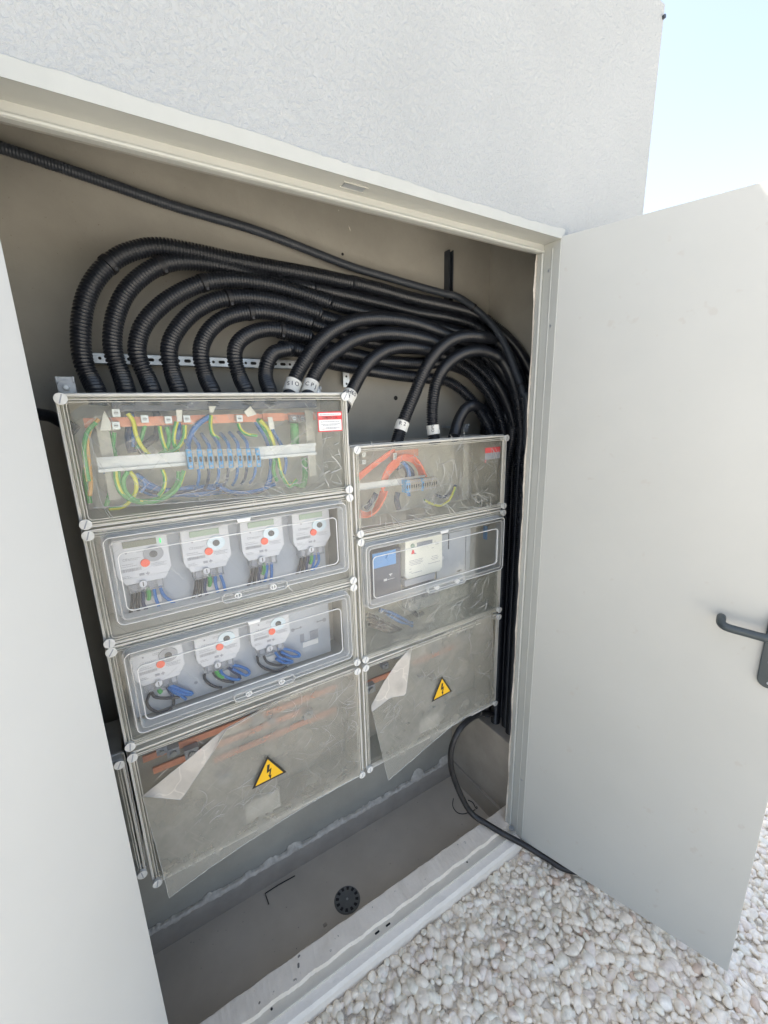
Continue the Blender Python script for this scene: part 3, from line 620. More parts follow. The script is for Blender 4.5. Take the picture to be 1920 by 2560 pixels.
bolt('l', 138, 868, .30, .0155, 'grey bolt and washer above the top left corner of the left column')
bolt('j', 218, 1020, .30, .011, 'white washer beside the second taped conduit')
bolt('j', 1103, 1230, .33, .009, 'small dark bolt behind the right column beside the short conduit')

# ------------------------------------------------------------------ meters
def make_meter():
    t = thing('electricity_meter', 'x', 'electricity meter', (0, 0, 0), 'white single phase meters in the left column')
    b = MB(); b.prism([(-.053, .104), (.053, .104), (.054, .020), (.046, .006), (-.050, .006), (-.054, .020)], .002, .040); obj('housing', b, 'meter', t, local=True, bevel=.0025)
    b = MB(); b.prism([(-.047, .006), (.046, .006), (.038, -.008), (-.040, -.008)], .006, .040); hs_ = obj('terminal_housing', b, 'meter', t, local=True, bevel=.001)
    b = MB(); b.box(-.037, .033, .008, .040, -.030, -.0085); obj('terminal_cover', b, 'tclear', t, local=True)
    b = MB()
    for k in range(4): b.box(-.030 + k * .017, -.021 + k * .017, .014, .034, -.027, -.012, k % 2)
    obj('terminal', b, ['meter_grey', 'meter'], t, local=True)
    b = MB(); b.box(-.034, .031, -.0005, .0018, .078, .092); obj('display', b, 'lcd_pale', t, local=True)
    b = MB(); b.disc((.0215, .056), .0205, -.0008, .0018, 0, 32, .86); obj('optical_ring', b, 'lens_ring_pale', t, local=True)
    b = MB(); b.disc((.0215, .056), .0080, -.0022, -.0010, 0, 24, .95); obj('optical_port', b, 'lens', t, local=True)
    b = MB(); b.disc((.003, .038), .0092, -.0015, .0018, 0, 24); obj('red_button', b, 'red', t, local=True, bevel=.0006)
    b = MB(); r2 = random.Random(3)
    x = -.045
    while x < -.006:                       # bar code
        ww = r2.choice((.0006, .0009, .0014)); b.box(x, x + ww, .0012, .0018, .0235, .0305); x += ww + r2.choice((.0006, .001))
    for z, xa, xb in ((.068, -.010, .004), (.0645, -.010, .006), (.052, -.028, -.004), (.049, -.028, -.010), (.040, -.045, -.020), (.0355, -.045, -.012), (.033, .014, .046), (.0295, .014, .040), (.026, .018, .044), (.096, -.030, .010), (.0135, -.045, -.030), (.010, -.045, -.026)):
        x = xa
        while x < xb: ww = r2.uniform(.0015, .004); b.box(x, min(x + ww, xb), .0013, .0018, z, z + .0011); x += ww + .0009
    b.box(-.012, -.002, .0010, .0018, .010, .0155); b.box(.001, .0085, .0010, .0018, .0115, .0138); b.box(.0037, .0059, .0009, .0018, .009, .0165)
    b.disc((-.030, .0665), .0022, .0008, .0018, 0, 10)
    obj('printing', b, 'print', t, local=True)
    tm = text_mb('CE', .008, lambda x, y, z: (-.034 + x, .0016 - z, .0515 + y), .0002); obj('marking', tm, 'print', t, local=True)
    b = MB(); b.disc((-.0075, -.0085), .0078, -.004, .006, 0, 20); s_ = obj('seal_screw', b, 'meter', t, local=True, bevel=.0008)
    b = MB(); b.box(-.0084, -.0066, -.0046, -.0039, -.0135, -.0035); obj('seal_slot', b, 'signblack', s_, local=True)
    return t
proto = make_meter()
def copy_tree(o, parent=None):
    c = o.copy(); COL.objects.link(c); c.parent = parent
    for ch in list(o.children): copy_tree(ch, c)
    return c
METX = [(-1.050, 1.2165, 'white meter with a lit green lamp and olive display'), (-.9165, 1.2165, 'white meter, second from the left in the four meter row'), (-.7825, 1.2165, 'white meter, third from the left in the four meter row'),
        (-.6490, 1.2165, 'white meter, rightmost of the four meter row'), (-1.0535, .963, 'white meter at the left of the three meter row'), (-.920, .963, 'white meter in the middle of the three meter row'), (-.786, .963, 'white meter beside the empty meter place')]
meters = []
for i, (x, z, lab) in enumerate(METX):
    o = proto if i == 0 else copy_tree(proto)
    o.location = (x, .234, z); o['label'] = lab; meters.append(o)
for ch in meters[0].children:
    if ch.name.startswith('display'): ch.data = ch.data.copy(); ch.data.materials[0] = M['lcd']; ch['label'] = 'dark olive display'
    if ch.name.startswith('optical_ring'): ch.data = ch.data.copy(); ch.data.materials[0] = M['lens_ring']; ch['label'] = 'dark grey optical ring'
for ch in meters[4].children:
    if ch.name.startswith('optical_ring'): ch.data = ch.data.copy(); ch.data.materials[0] = M['lens_ring']; ch['label'] = 'dark grey optical ring'
b = MB(); b.box(.0375, .0400, -.0010, .0018, .0785, .0885); led = obj('status_lamp', b, 'led', None, local=True); led.parent = meters[0]
# mounting panels behind the meters, part of their boxes
def panel(encl, x0, x1, z0, z1, y=.272):
    b = MB(); b.box(x0, x1, y, y + .004, z0, z1); return obj('mounting_panel', b, 'panel', encl)
panel(E2, -1.122, -.600, 1.116, 1.345); pb = panel(E3, -1.122, -.600, .858, 1.089)
m = MB()
for (k, x, y, a, c) in (('k', 320, 1080, .010, .0055), ('k', 440, 1035, .0, .0035), ('k', 700, 950, .0, .0032), ('k', 805, 920, .0, .0060)):
    p = zat(k, x, y, .271); m.disc((p.x, p.z), c, .2712, .2719, 0, 14)
pa, pb_ = zat('k', 320, 1080, .271), zat('k', 440, 1035, .271); m.box(pa.x, pb_.x, .2712, .2719, (pa.z + pb_.z) / 2 - .001, (pa.z + pb_.z) / 2 + .001)
pa, pb_ = zat('k', 700, 950, .271), zat('k', 805, 920, .271); m.box(pa.x, pb_.x, .2712, .2719, (pa.z + pb_.z) / 2 - .001, (pa.z + pb_.z) / 2 + .001)
m.box(-.694, -.682, .2712, .2719, .919, .945); m.box(-.664, -.638, .2712, .2719, .919, .945)
p = zat('f', 905, 738, .271); m.disc((p.x, p.z), .0045, .2712, .2719, 0, 14)
obj('cut_outs', m, 'lens_ring', pb)
b = MB(); b.box(-.688, -.640, .2700, .2711, .901, .917); obj('panel_label', b, 'whitelabel', pb)
for x, z, e_ in [(-1.050, 1.150, E2), (-.9165, 1.150, E2), (-.7825, 1.150, E2), (-.649, 1.150, E2), (-1.055, .898, E3), (-.920, .898, E3), (-.786, .898, E3)]:
    b = MB(); b.box(x - .012, x + .024, .2700, .2716, z - .008, z + .010); obj('panel_label', b, 'whitelabel', e_)

# ------------------------------------------------------------------ wires
def wire(pts, col, r, label, group=None, name='wire', cat='wire', Y=None, seg=10, step=.006):
    P = []
    for q in pts:
        if isinstance(q, Vector): P.append(q)
        elif len(q) == 4: P.append(zat(*q))
        else: P.append(zat(q[0], q[1], q[2], Y))
    r = r * 1.22 if col in ('yg', 'green') else r
    b = MB(); b.tube(catmull(P, step), r, seg=seg)
    if col == 'yg':
        n_ = (len(b.v) - 2 * seg) // seg - 1
        for i in range(n_):
            for k in range(seg): b.m[i * seg + k] = 1 if (k + i * .12) % seg < seg * .5 else 0
        o = obj(name, b, ['green', 'yellow_wire'], None, origin=tuple(P[0]))
    else: o = obj(name, b, col, None, origin=tuple(P[0]))
    return tag(o, label, cat, group)
G1 = 'loose wires in the top left box'
GY = 'green and yellow wires of the top left box'
W = lambda pts, col, r, lab, Y, grp=G1: wire([('c', x, y) for x, y in pts], col, r, lab, grp, Y=Y)
yg = 'yellow and green striped earth wire '
W([(305, 500), (312, 560), (345, 630), (430, 675), (520, 672), (600, 640), (655, 585), (685, 500)], 'yg', .0042, yg + 'making the widest loop under the metal rail', .258, GY)
W([(322, 505), (335, 580), (385, 645), (460, 668), (540, 655), (610, 620), (650, 560), (655, 505)], 'green', .0038, 'green wire lying inside the widest loop under the rail', .264, GY)
W([(375, 505), (352, 550), (360, 610), (400, 655), (440, 672)], 'yg', .0038, yg + 'curling in the small inner loop', .256, GY)
W([(385, 505), (415, 545), (422, 600), (400, 650), (350, 700), (270, 712)], 'yg', .0036, yg + 'running down to the lower left of the box', .262, GY)
W([(565, 495), (580, 540), (572, 600), (545, 640)], 'yg', .0036, yg + 'dropping below the rail left of the terminal blocks', .262, GY)
W([(262, 285), (285, 350), (305, 420), (310, 520), (285, 600), (255, 700)], 'green', .0042, 'green wire crossing behind the left end of the rail', .284)
W([(300, 290), (295, 350), (285, 420)], 'green', .0036, 'short green wire under the double clamp', .28)
W([(375, 185), (405, 230), (420, 300), (450, 365), (495, 415)], 'yg', .0038, yg + 'bending down under the first square clamp', .27, GY)
W([(470, 250), (450, 320), (425, 380)], 'green', .0036, 'green wire dropping from the first square clamp', .282)
W([(550, 255), (562, 320), (580, 375), (590, 408)], 'yg', .0036, yg + 'dropping from the second square clamp', .268, GY)
W([(590, 260), (605, 320), (590, 380), (555, 410)], 'green', .0040, 'green wire crossing under the second square clamp', .272)
W([(645, 230), (628, 310), (635, 365), (665, 420)], 'yg', .0038, yg + 'under the white tipped wire', .266, GY)
W([(690, 250), (685, 320), (650, 375), (600, 402), (545, 412)], 'yg', .0040, yg + 'sweeping left from the third square clamp', .262, GY)
W([(215, 215), (172, 262), (150, 350), (160, 450), (170, 560), (165, 640)], 'ochre', .0042, 'orange tinted wire hanging at the left end of the top box', .262)
W([(200, 235), (150, 290), (133, 380), (143, 470), (158, 560)], 'yg', .0036, yg + 'hanging at the left end of the top box', .258, GY)
W([(150, 470), (140, 520), (150, 600), (165, 680)], 'green', .0045, 'green wire at the left wall of the top box', .285)
W([(385, 170), (388, 250), (385, 330), (400, 400)], 'navy', .010, 'thick navy cable hanging behind the left rail end', .300)
W([(520, 150), (542, 230), (530, 310), (470, 360), (430, 400)], 'black', .008, 'black cable curving behind the first clamps', .305)
W([(250, 300), (252, 360), (262, 430), (258, 520)], 'blue', .006, 'blue wire behind the left support strap', .305)
W([(400, 190), (405, 280), (404, 370)], 'blue', .0036, 'thin blue wire beside the thick navy cable', .285)
W([(830, 200), (775, 235), (735, 280), (712, 340), (708, 385)], 'blue', .0062, 'thick blue wire sweeping down to the first terminal block', .272)
W([(655, 235), (658, 290), (650, 330)], 'blue', .0050, 'blue wire under the white tipped end', .28)
W([(835, 195), (832, 250), (845, 300), (880, 325)], 'yg', .0036, yg + 'dropping at the middle of the copper bar', .266, GY)
W([(985, 240), (1000, 275), (1035, 300), (1090, 308)], 'yg', .0034, yg + 'short, beside the fourth square clamp', .270, GY)
W([(1065, 190), (1095, 245), (1135, 310), (1160, 380), (1170, 460), (1160, 540), (1140, 600)], 'blue', .0070, 'thick blue wire passing behind the right part of the rail', .290)
W([(1090, 215), (1130, 270), (1165, 340), (1185, 420), (1180, 500), (1200, 560)], 'green', .0042, 'green wire behind the right part of the rail', .278)
W([(1105, 220), (1150, 270), (1178, 340), (1205, 430), (1225, 520), (1270, 590), (1310, 550)], 'yg', .0040, yg + 'passing over to the lower right of the box', .268, GY)
W([(1170, 268), (1200, 320), (1230, 375), (1250, 450), (1240, 520)], 'blue', .0048, 'blue wire at the right of the rail', .295)
W([(1295, 240), (1298, 300), (1300, 360)], 'green', .0095, 'broad green wire under the clear clamp at the right', .300)
W([(1350, 430), (1356, 490), (1352, 560), (1335, 600)], 'green', .0068, 'green wire near the right support strap', .30)
W([(1340, 590), (1290, 575), (1240, 560)], 'green', .0040, 'green wire end at the lower right', .30)
for k, (y, a) in enumerate(((600, 'upper'), (618, 'middle'), (634, 'lower'))):
    W([(415, 540 + k * 14), (470, y - 15), (560, y + 8), (680, y), (800, y - 12), (900, y - 22)], 'blue' if k != 1 else 'navy', .0048, 'blue wire in the bundle under the blocks, %s of the left three' % a, .29 + .006 * k)
W([(445, 620), (470, 580), (450, 540), (420, 520)], 'blue', .0042, 'blue wire end curling up left of the bundle', .280)
W([(885, 590), (940, 615), (1020, 622), (1110, 606), (1190, 575)], 'blue', .0048, 'long blue wire sagging under the right end of the blocks', .276)
W([(900, 610), (960, 632), (1060, 632), (1150, 600)], 'navy', .0046, 'dark blue wire under the sagging one', .286)
gb = 'blue wires on top of the terminal row'; gd = 'dark wires leaving the foot of the terminal row'
TX0, TX1, TZ0, TZ1 = -.934, -.772, 1.4490, 1.4945; NT = 15; tw = (TX1 - TX0) / NT
for i in range(7):
    x = TX0 + tw * (2 * i + .6)
    wire([Vector((x, .238, TZ1 - .004)), Vector((x + .001, .243, TZ1 + .010)), Vector((x - .003, .270, TZ1 + .026)), Vector((x - .002, .300, TZ1 + .032))], 'blue', .0042, 'short blue wire entering the top of the terminal row', gb)
for i in range(7):
    x = TX0 + tw * (2 * i + 2.0)
    wire([Vector((x, .240, TZ0 + .002)), Vector((x + .001, .244, TZ0 - .010)), Vector((x - .002, .258, TZ0 - .032)), Vector((x - .006, .285, TZ0 - .050))], 'blue' if i % 2 == 0 else 'navy', .0036, 'short dark wire leaving the foot of the terminal row', gd)
# white ferrules
for q_ in range(5):
    W([(425 + q_ * 12, 520 + q_ * 9), (500, 575 + q_ * 8), (600 + q_ * 10, 610 + q_ * 5), (740, 590 + q_ * 12), (860 + q_ * 20, 600 + q_ * 4)], 'navy' if q_ % 2 else 'blue', .0048, 'dark blue wire deep in the bundle under the terminal row', .292 + .004 * q_, 'deep dark blue wires under the terminal row')
for n_, (pts, lab) in enumerate((([(245, 170), (282, 235), (282, 278), (220, 280), (235, 200)], 'cream cloth like wire tag at the upper left of the top box'), ([(640, 165), (675, 165), (672, 230), (645, 230)], 'pale tag on a blue wire left of the third clamp'),
    ([(1015, 175), (1050, 145), (1085, 190), (1035, 205)], 'pale tag on the thick blue wire'), ([(1145, 205), (1170, 205), (1185, 270), (1155, 275)], 'pale tag right of the fourth clamp'), ([(820, 145), (860, 145), (845, 180), (828, 180)], 'pale tag at the middle of the copper bar'))):
    q = [zat('c', x, y, .256) for x, y in pts]; b = MB(); b.prism([(p.x, p.z) for p in q][::-1], .250, .254); o = obj('wire_tag', b, 'tape', None, origin=tuple(q[0]), bevel=.0008); tag(o, lab, 'wire tag')

# fittings of the top left box
for nm, x0, x1 in (('rail', -1.102, -.618),):
    b = MB(); b.box(x0, x1, .2495, .251, 1.466, 1.486); b.box(x0, x1, .2510, .2600, 1.4845, 1.486); b.box(x0, x1, .2510, .2600, 1.466, 1.4675); b.box(x0, x1, .2440, .2455, 1.4585, 1.4675); b.box(x0, x1, .2440, .2455, 1.4845, 1.4935)
    b = MB(); b.box(x0, x1, .2515, .2530, 1.4665, 1.4865); b.box(x0, x1, .2460, .2515, 1.4850, 1.4865); b.box(x0, x1, .2460, .2515, 1.4665, 1.4680); b.box(x0, x1, .2445, .2460, 1.4610, 1.4680); b.box(x0, x1, .2445, .2460, 1.4850, 1.4920)
    obj('terminal_rail', b, 'rail', E1)
for xx, zb0 in ((-1.082, 1.398), (-.625, 1.402)):
    b = MB(); b.box(xx - .011, xx + .011, .262, .266, zb0, 1.575); s_ = obj('support_strap', b, 'box', E1, bevel=.001)
b = MB()
for xa, xb in ((-1.113, -.878), (-.868, -.752), (-.742, -.688), (-.676, -.60)): b.box(xa, xb, .278, .282, 1.551, 1.571)
b.box(-1.113, -.60, .2822, .284, 1.553, 1.569, 0); obj('copper_bar', b, 'copper', E1)
for (x, y, dbl) in ((310, 182, 0), (310, 252, 0), (468, 215, 0), (598, 220, 0), (700, 215, 0), (990, 212, 0), (1290, 212, 1), (1335, 212, 1)):
    p = zat('c', x, y, .262); s = .0072 if not dbl else .0080
    t = thing('bar_clamp', 'square metal screw clamp on the copper bar', 'clamp', (p.x, .262, p.z), 'square clamps on the copper bar')
    if (x, y) == (310, 182): t['label'] = 'square clamp, upper one of the stacked pair at the left of the copper bar'
    elif (x, y) == (310, 252): t['label'] = 'square clamp, lower one of the stacked pair at the left of the copper bar'
    elif dbl: t['label'] = ('left' if x == 1290 else 'right') + ' one of the two clear plastic clamps at the right end of the copper bar'
    elif x == 468: t['label'] = 'first single square clamp right of the stacked pair'
    elif x == 598: t['label'] = 'second single square clamp, left of the pale tag'
    elif x == 700: t['label'] = 'third single square clamp, right of the pale tag'
    else: t['label'] = 'lone square clamp above the right half of the terminal row'
    b = MB(); b.box(p.x - s, p.x + s, .255, .277, p.z - s * 1.1, p.z + s * 1.1); obj('clamp_body', b, 'zinc' if not dbl else 'tclear', t, bevel=.0008)
    b = MB(); b.disc((p.x, p.z), s * .62, .2530, .2548, 0, 18); b.box(p.x - s * .5, p.x + s * .5, .2524, .2529, p.z - .0007, p.z + .0007, 1); obj('clamp_screw', b, ['steel', 'darkhole'], t)
b = MB(); b.box(-1.06, -.60, .262, .336, 1.582, 1.6055); obj('gland_strip', b, 'devgrey', E1, bevel=.004)
# terminal blocks
def make_block(mname):
    t = thing('terminal_block', 'x', 'terminal block', (0, 0, 0), 'alternating blue and beige terminal blocks on the rail')
    b = MB(); hw_ = tw * .47
    b.prism([(-hw_, -.022), (hw_, -.022), (hw_, .022), (-hw_, .022)], .004, .026); b.prism([(-hw_, -.010), (hw_, -.010), (hw_, .010), (-hw_, .010)], .0015, .0039)
    obj('body', b, mname, t, local=True, bevel=.0005)
    for zz in (-.016, .016):
        m = MB(); m.disc((0, zz), .0030, .0026, .0038, 0, 12); obj('terminal_screw', m, 'meter_grey', t, local=True)
    m = MB(); m.box(-.0028, .0028, .0006, .0013, -.006, .006); m.disc((0, -.0085), .0012, .0006, .0013, 0, 8); obj('link_slot', m, 'darkhole', t, local=True)
    return t
blk = {}
for i in range(NT):
    c = 'tblue' if i % 2 == 0 else 'tbeige'
    if c in blk: o = copy_tree(blk[c])
    else: o = make_block(c); blk[c] = o
    o.location = (TX0 + tw * (i + .5), .222, (TZ0 + TZ1) / 2 - .0006 * i + .004)
    o['label'] = 'narrow %s terminal block in the striped row on the rail' % ('blue' if i % 2 == 0 else 'beige')
# product sticker on the top left box
def sticker(encl, k, tl, br, y, red=True):
    a, c = zat(k, *tl, y), zat(k, *br, y); b = MB(); b.prism(rrect(a.x, c.x, c.z, a.z, .0015, 3), y - .0006, y - .0001, 0)
    o = obj('sticker', b, 'redlabel', encl); h = a.z - c.z; wd = c.x - a.x
    b = MB(); b.prism(rrect(a.x + .0025, c.x - .0025, a.z - h * .20, a.z - h * .06, .002, 3), y - .0012, y - .0007); b.prism(rrect(a.x + .0025, c.x - .0025, c.z + .0025, a.z - h * .40, .0015, 3), y - .0012, y - .0007)
    obj('white_field', b, 'whitelabel', o)
    return a, c, h, wd, o
a, c, h, wd, st = sticker(E1, 'c', (1422, 177), (1562, 281), YL - .003)
ys = YL - .003
tm = text_mb('TUBOX S.A.', h * .17, lambda x, y, z: ((a.x + c.x) / 2 + x, ys - .0008 - z, a.z - h * .30 + y), .0002); obj('sticker_title', tm, 'signblack', st)
b = MB(); r2 = random.Random(5)
for zz, xa, xb in ((.50, .12, .86), (.62, .12, .84), (.68, .18, .80), (.80, .30, .86), (.86, .12, .70), (.13, .10, .85)):
    x = a.x + xa * wd
    while x < a.x + xb * wd: ww = r2.uniform(.002, .006); b.box(x, x + ww, ys - .0015, ys - .0012, a.z - zz * h - .0008, a.z - zz * h + .0008); x += ww + .001
obj('sticker_small_print', b, 'print', st)

# ------------------------------------------------------------------ top right box
W2 = lambda pts, col, r, lab, Y, grp='wires of the top right box': wire([('b', x, y) for x, y in pts], col, r, lab, grp, Y=Y)
ORD = ('topmost', 'second', 'third', 'fourth', 'fifth', 'lowest')
for k in range(6):
    o_ = k * 9.5
    W2([(150, 455 + o_), (220, 400 + o_ * .8), (310, 335 + o_ * .6), (400, 270 + o_ * .6), (450, 245 + o_ * .4)], 'orange', .0037, ORD[k] + ' orange wire of the slanting bundle at the upper left', .256 + .004 * k)
    W2([(360 - o_ * .3, 600), (345 + o_ * .6, 540), (370 + o_ * .7, 440 + o_ * .3), (430 + o_ * .6, 350 + o_), (520 + o_ * .1, 292 + o_ * .9), (610 - o_ * .2, 305 + o_ * .9), (670 - o_ * .5, 370 + o_ * .8), (715 - o_ * 1.1, 470)], 'orange', .0037, ORD[k] + ' orange wire of the arched bundle above the rail', .258 + .005 * k)
    W2([(390 - o_, 590), (365 - o_, 660), (310 - o_ * .8, 750), (240 - o_ * .5, 800 - o_ * .6), (160, 790 - o_ * 1.2 + 15)], 'orange', .0037, ORD[k] + ' orange wire of the lower loop at the left', .258 + .005 * k)
W2([(520, 350), (560, 400), (575, 480), (565, 560), (570, 630)], 'blue', .0060, 'blue wire rising left of the terminal row in the orange wired box', .262)
W2([(490, 340), (540, 370), (590, 420), (600, 480)], 'navy', .0085, 'thick navy cable inside the orange arch', .285)
W2([(470, 400), (520, 380), (560, 430), (560, 500)], 'navy', .0085, 'second thick navy cable inside the orange arch', .297)
W2([(480, 600), (470, 660), (485, 740)], 'navy', .0090, 'navy cable dropping below the rail in the orange wired box', .29)
W2([(215, 740), (270, 660), (300, 610)], 'navy', .0085, 'navy cable inside the lower orange loop', .295)
W2([(700, 665), (760, 695), (830, 710), (900, 670), (940, 600), (955, 555)], 'yg', .0034, 'yellow and green wire sagging right of the terminal row', .27)
W2([(790, 620), (860, 640), (920, 600), (960, 540)], 'navy', .0050, 'dark blue wire right of the terminal row in the orange wired box', .285)
W2([(145, 440), (142, 500), (148, 560)], 'green', .0045, 'green wire at the left wall of the orange wired box', .27)
pa, pc = zat('b', 140, 545, .25), zat('b', 600, 580, .25)
zr = pa.z - .004
b = MB(); b.box(RX0 + .006, -.255, .2515, .2530, zr - .010, zr + .010); b.box(RX0 + .006, -.255, .2460, .2515, zr + .0085, zr + .010); b.box(RX0 + .006, -.255, .2460, .2515, zr - .010, zr - .0085); obj('terminal_rail', b, 'rail', F1)
p1, p2 = zat('b', 540, 500, .232), zat('b', 800, 590, .232); nb = 14; tw2 = (p2.x - p1.x) / nb
zt2 = (zat('b', 600, 490, .232).z + zat('b', 600, 605, .232).z) / 2
for i in range(nb):
    c = 'tblue' if i in (0, 1, 7) else 'tbeige'
    o = copy_tree(blk[c]); o.scale = (tw2 / tw, 1, .86); o.location = (p1.x + tw2 * (i + .5), .226, zt2)
    o['group'] = 'small terminal blocks in the top right box'
    o['label'] = {0: 'blue terminal block at the left end of the top right row', 1: 'blue terminal block second in the top right row', 7: 'lone blue terminal block amid beige ones, top right box'}.get(i, 'small beige terminal block in the top right box')
b = MB(); q = zat('b', 440, 268, .275); q2 = zat('b', 650, 280, .275); b.box(q.x, q2.x, .275, .279, q2.z - .006, q.z + .004); obj('copper_bar', b, 'copper', F1)
for (x, y, la) in ((190, 285, 'upper square clamp at the left of the top right box'), (190, 348, 'lower square clamp at the left of the top right box'), (447, 290, 'upper square clamp by the copper bar of the top right box'), (447, 316, 'lower square clamp by the copper bar of the top right box')):
    p = zat('b', x, y, .262); s = .0062; t = thing('bar_clamp', la, 'clamp', (p.x, .262, p.z), 'square clamps in the top right box')
    b = MB(); b.box(p.x - s, p.x + s, .255, .274, p.z - s, p.z + s); obj('clamp_body', b, 'zinc', t, bevel=.0008)
    b = MB(); b.disc((p.x, p.z), s * .55, .2530, .2548, 0, 14); obj('clamp_screw', b, 'steel', t)
for xx in (zat('b', 1040, 500, .285).x,):
    b = MB(); b.box(xx - .010, xx + .010, .285, .288, 1.262, 1.45); obj('support_strap', b, 'box', F1)
a, c = zat('b', 1205, 232, YL - .001), zat('b', 1325, 340, YL - .001); h = a.z - c.z
b = MB(); b.box(a.x, c.x, YL - .0012, YL - .0008, a.z - h * .36, a.z); b.box(a.x, a.x + .006, YL - .0012, YL - .0008, c.z, c.z + h * .2); st2 = obj('sticker', b, 'redlabel', F1)
b = MB(); b.box(a.x, c.x, YL - .0012, YL - .0008, c.z + h * .2, a.z - h * .36); obj('sticker_field', b, 'meter_grey', st2)
# ------------------------------------------------------------------ middle right box contents
cm = thing('electricity_meter', 'cream meter with a dark display and a red mark, alone behind its window', 'electricity meter', (-.268, .235, 1.035))
b = MB(); b.prism([(-.344, 1.170), (-.196, 1.170), (-.194, 1.052), (-.206, 1.041), (-.338, 1.041), (-.346, 1.052)], .235, .275); obj('housing', b, 'cream', cm, bevel=.003)
b = MB(); b.prism([(-.346, 1.038), (-.22, 1.038), (-.225, 1.016), (-.344, 1.016)], .240, .275); obj('terminal_housing', b, 'meter_grey', cm, bevel=.001)
b = MB(); b.box(-.300, -.238, .2335, .2348, 1.1445, 1.158); obj('display', b, 'lens_ring', cm, bevel=.0004)
b = MB(); b.disc((-.317, 1.151), .0075, .2325, .2348, 0, 20); obj('green_button', b, 'lcd_pale', cm)
b = MB(); b.prism([(-.322, 1.124), (-.310, 1.124), (-.312, 1.136), (-.318, 1.138)], .2338, .2348, 0); b.prism([(-.312, 1.122), (-.302, 1.122), (-.309, 1.128)], .2338, .2348, 1); obj('red_mark', b, ['redlabel', 'print'], cm)
b = MB(); r2 = random.Random(9)
for z, xa, xb in ((1.101, -.330, -.275), (1.096, -.330, -.280), (1.091, -.330, -.275), (1.086, -.325, -.285), (1.098, -.240, -.215), (1.092, -.243, -.212), (1.087, -.238, -.215), (1.076, -.255, -.205), (1.074, -.330, -.322), (1.058, -.322, -.280), (1.0635, -.330, -.322), (1.128, -.240, -.232), (1.138, -.225, -.212), (1.148, -.228, -.224)):
    x = xa
    while x < xb: ww = r2.uniform(.002, .006); b.box(x, min(x + ww, xb), .2344, .2349, z, z + .0016); x += ww + .001
obj('printing', b, 'print', cm)
b = MB(); b.disc((-.192, 1.083), .006, .236, .244, 0, 16); obj('seal', b, 'meter', cm, bevel=.0008)
dvc = thing('control_module', 'charcoal module with a pale blue upper part beside the cream meter', 'module', (-.395, .25, .985))
b = MB(); b.box(-.458, -.352, .250, .285, .985, 1.150); obj('housing', b, 'devgrey', dvc, bevel=.003)
b = MB(); b.box(-.457, -.372, .2470, .2498, 1.100, 1.148); obj('blue_cover', b, 'devblue', dvc, bevel=.002)
b = MB(); b.disc((-.393, 1.126), .018, .2440, .2468, 0, 6, .8); obj('knob', b, 'devblue', dvc, bevel=.001)
b = MB(); b.box(-.418, -.406, .2488, .2497, 1.050, 1.057); b.box(-.398, -.386, .2488, .2497, 1.067, 1.070); b.box(-.394, -.391, .2488, .2497, 1.062, 1.067); b.box(-.403, -.378, .2488, .2497, 1.052, 1.0535); b.box(-.395, -.375, .2488, .2497, .995, .999); obj('printing', b, 'whitelabel', dvc)
b = MB(); b.box(-.190, -.036, .270, .276, .995, 1.152); po = obj('blank_panel', b, 'panel', F2, bevel=.001)
b = MB(); b.box(-.141, -.137, .2690, .2697, 1.095, 1.150); b.box(-.06, -.058, .2690, .2697, 1.0, 1.13); b.box(-.10, -.075, .2690, .2697, 1.0, 1.006); obj('panel_slot', b, 'darkhole', po)
b = MB(); b.box(.006, .011, .235, .25, 1.11, 1.16); obj('blue_strip', b, 'devblue', F2)
b = MB(); b.prism(rrect(-.335, -.205, .925, 1.008, .012), .235, .275); tcv = obj('terminal_cover', b, 'tclear', cm)
b = MB()
for k in range(4): b.box(-.322 + k * .028, -.302 + k * .028, .245, .273, .955, 1.0)
obj('terminal', b, 'devgrey', cm)
b = MB(); b.box(-.185, -.135, .272, .2735, .962, .984); obj('panel_label', b, 'whitelabel', F2)
for k in range(3):
    W2([(225 + k * 8, 1610 + k * 42), (300, 1640 + k * 38), (400, 1690 + k * 30), (505, 1745 + k * 8)], 'brown' if k else 'black', .0065, ('upper', 'middle', 'lower')[k] + ' thick dark cable at the lower left of the cream meter box', .27, 'thick cables under the cream meter')
for k in range(3):
    W2([(330 + k * 20, 1575 + k * 6), (420 + k * 12, 1600 + k * 20), (520, 1650 + k * 14), (600, 1695 - k * 10 + 10)], 'blue' if k != 1 else 'navy', .0065, ('upper', 'middle', 'lower')[k] + ' thick blue cable at the lower left of the cream meter box', .262, 'thick cables under the cream meter')
W2([(610, 1590), (640, 1620), (690, 1600)], 'black', .008, 'black cable stub below the terminal cover', .28, 'thick cables under the cream meter')
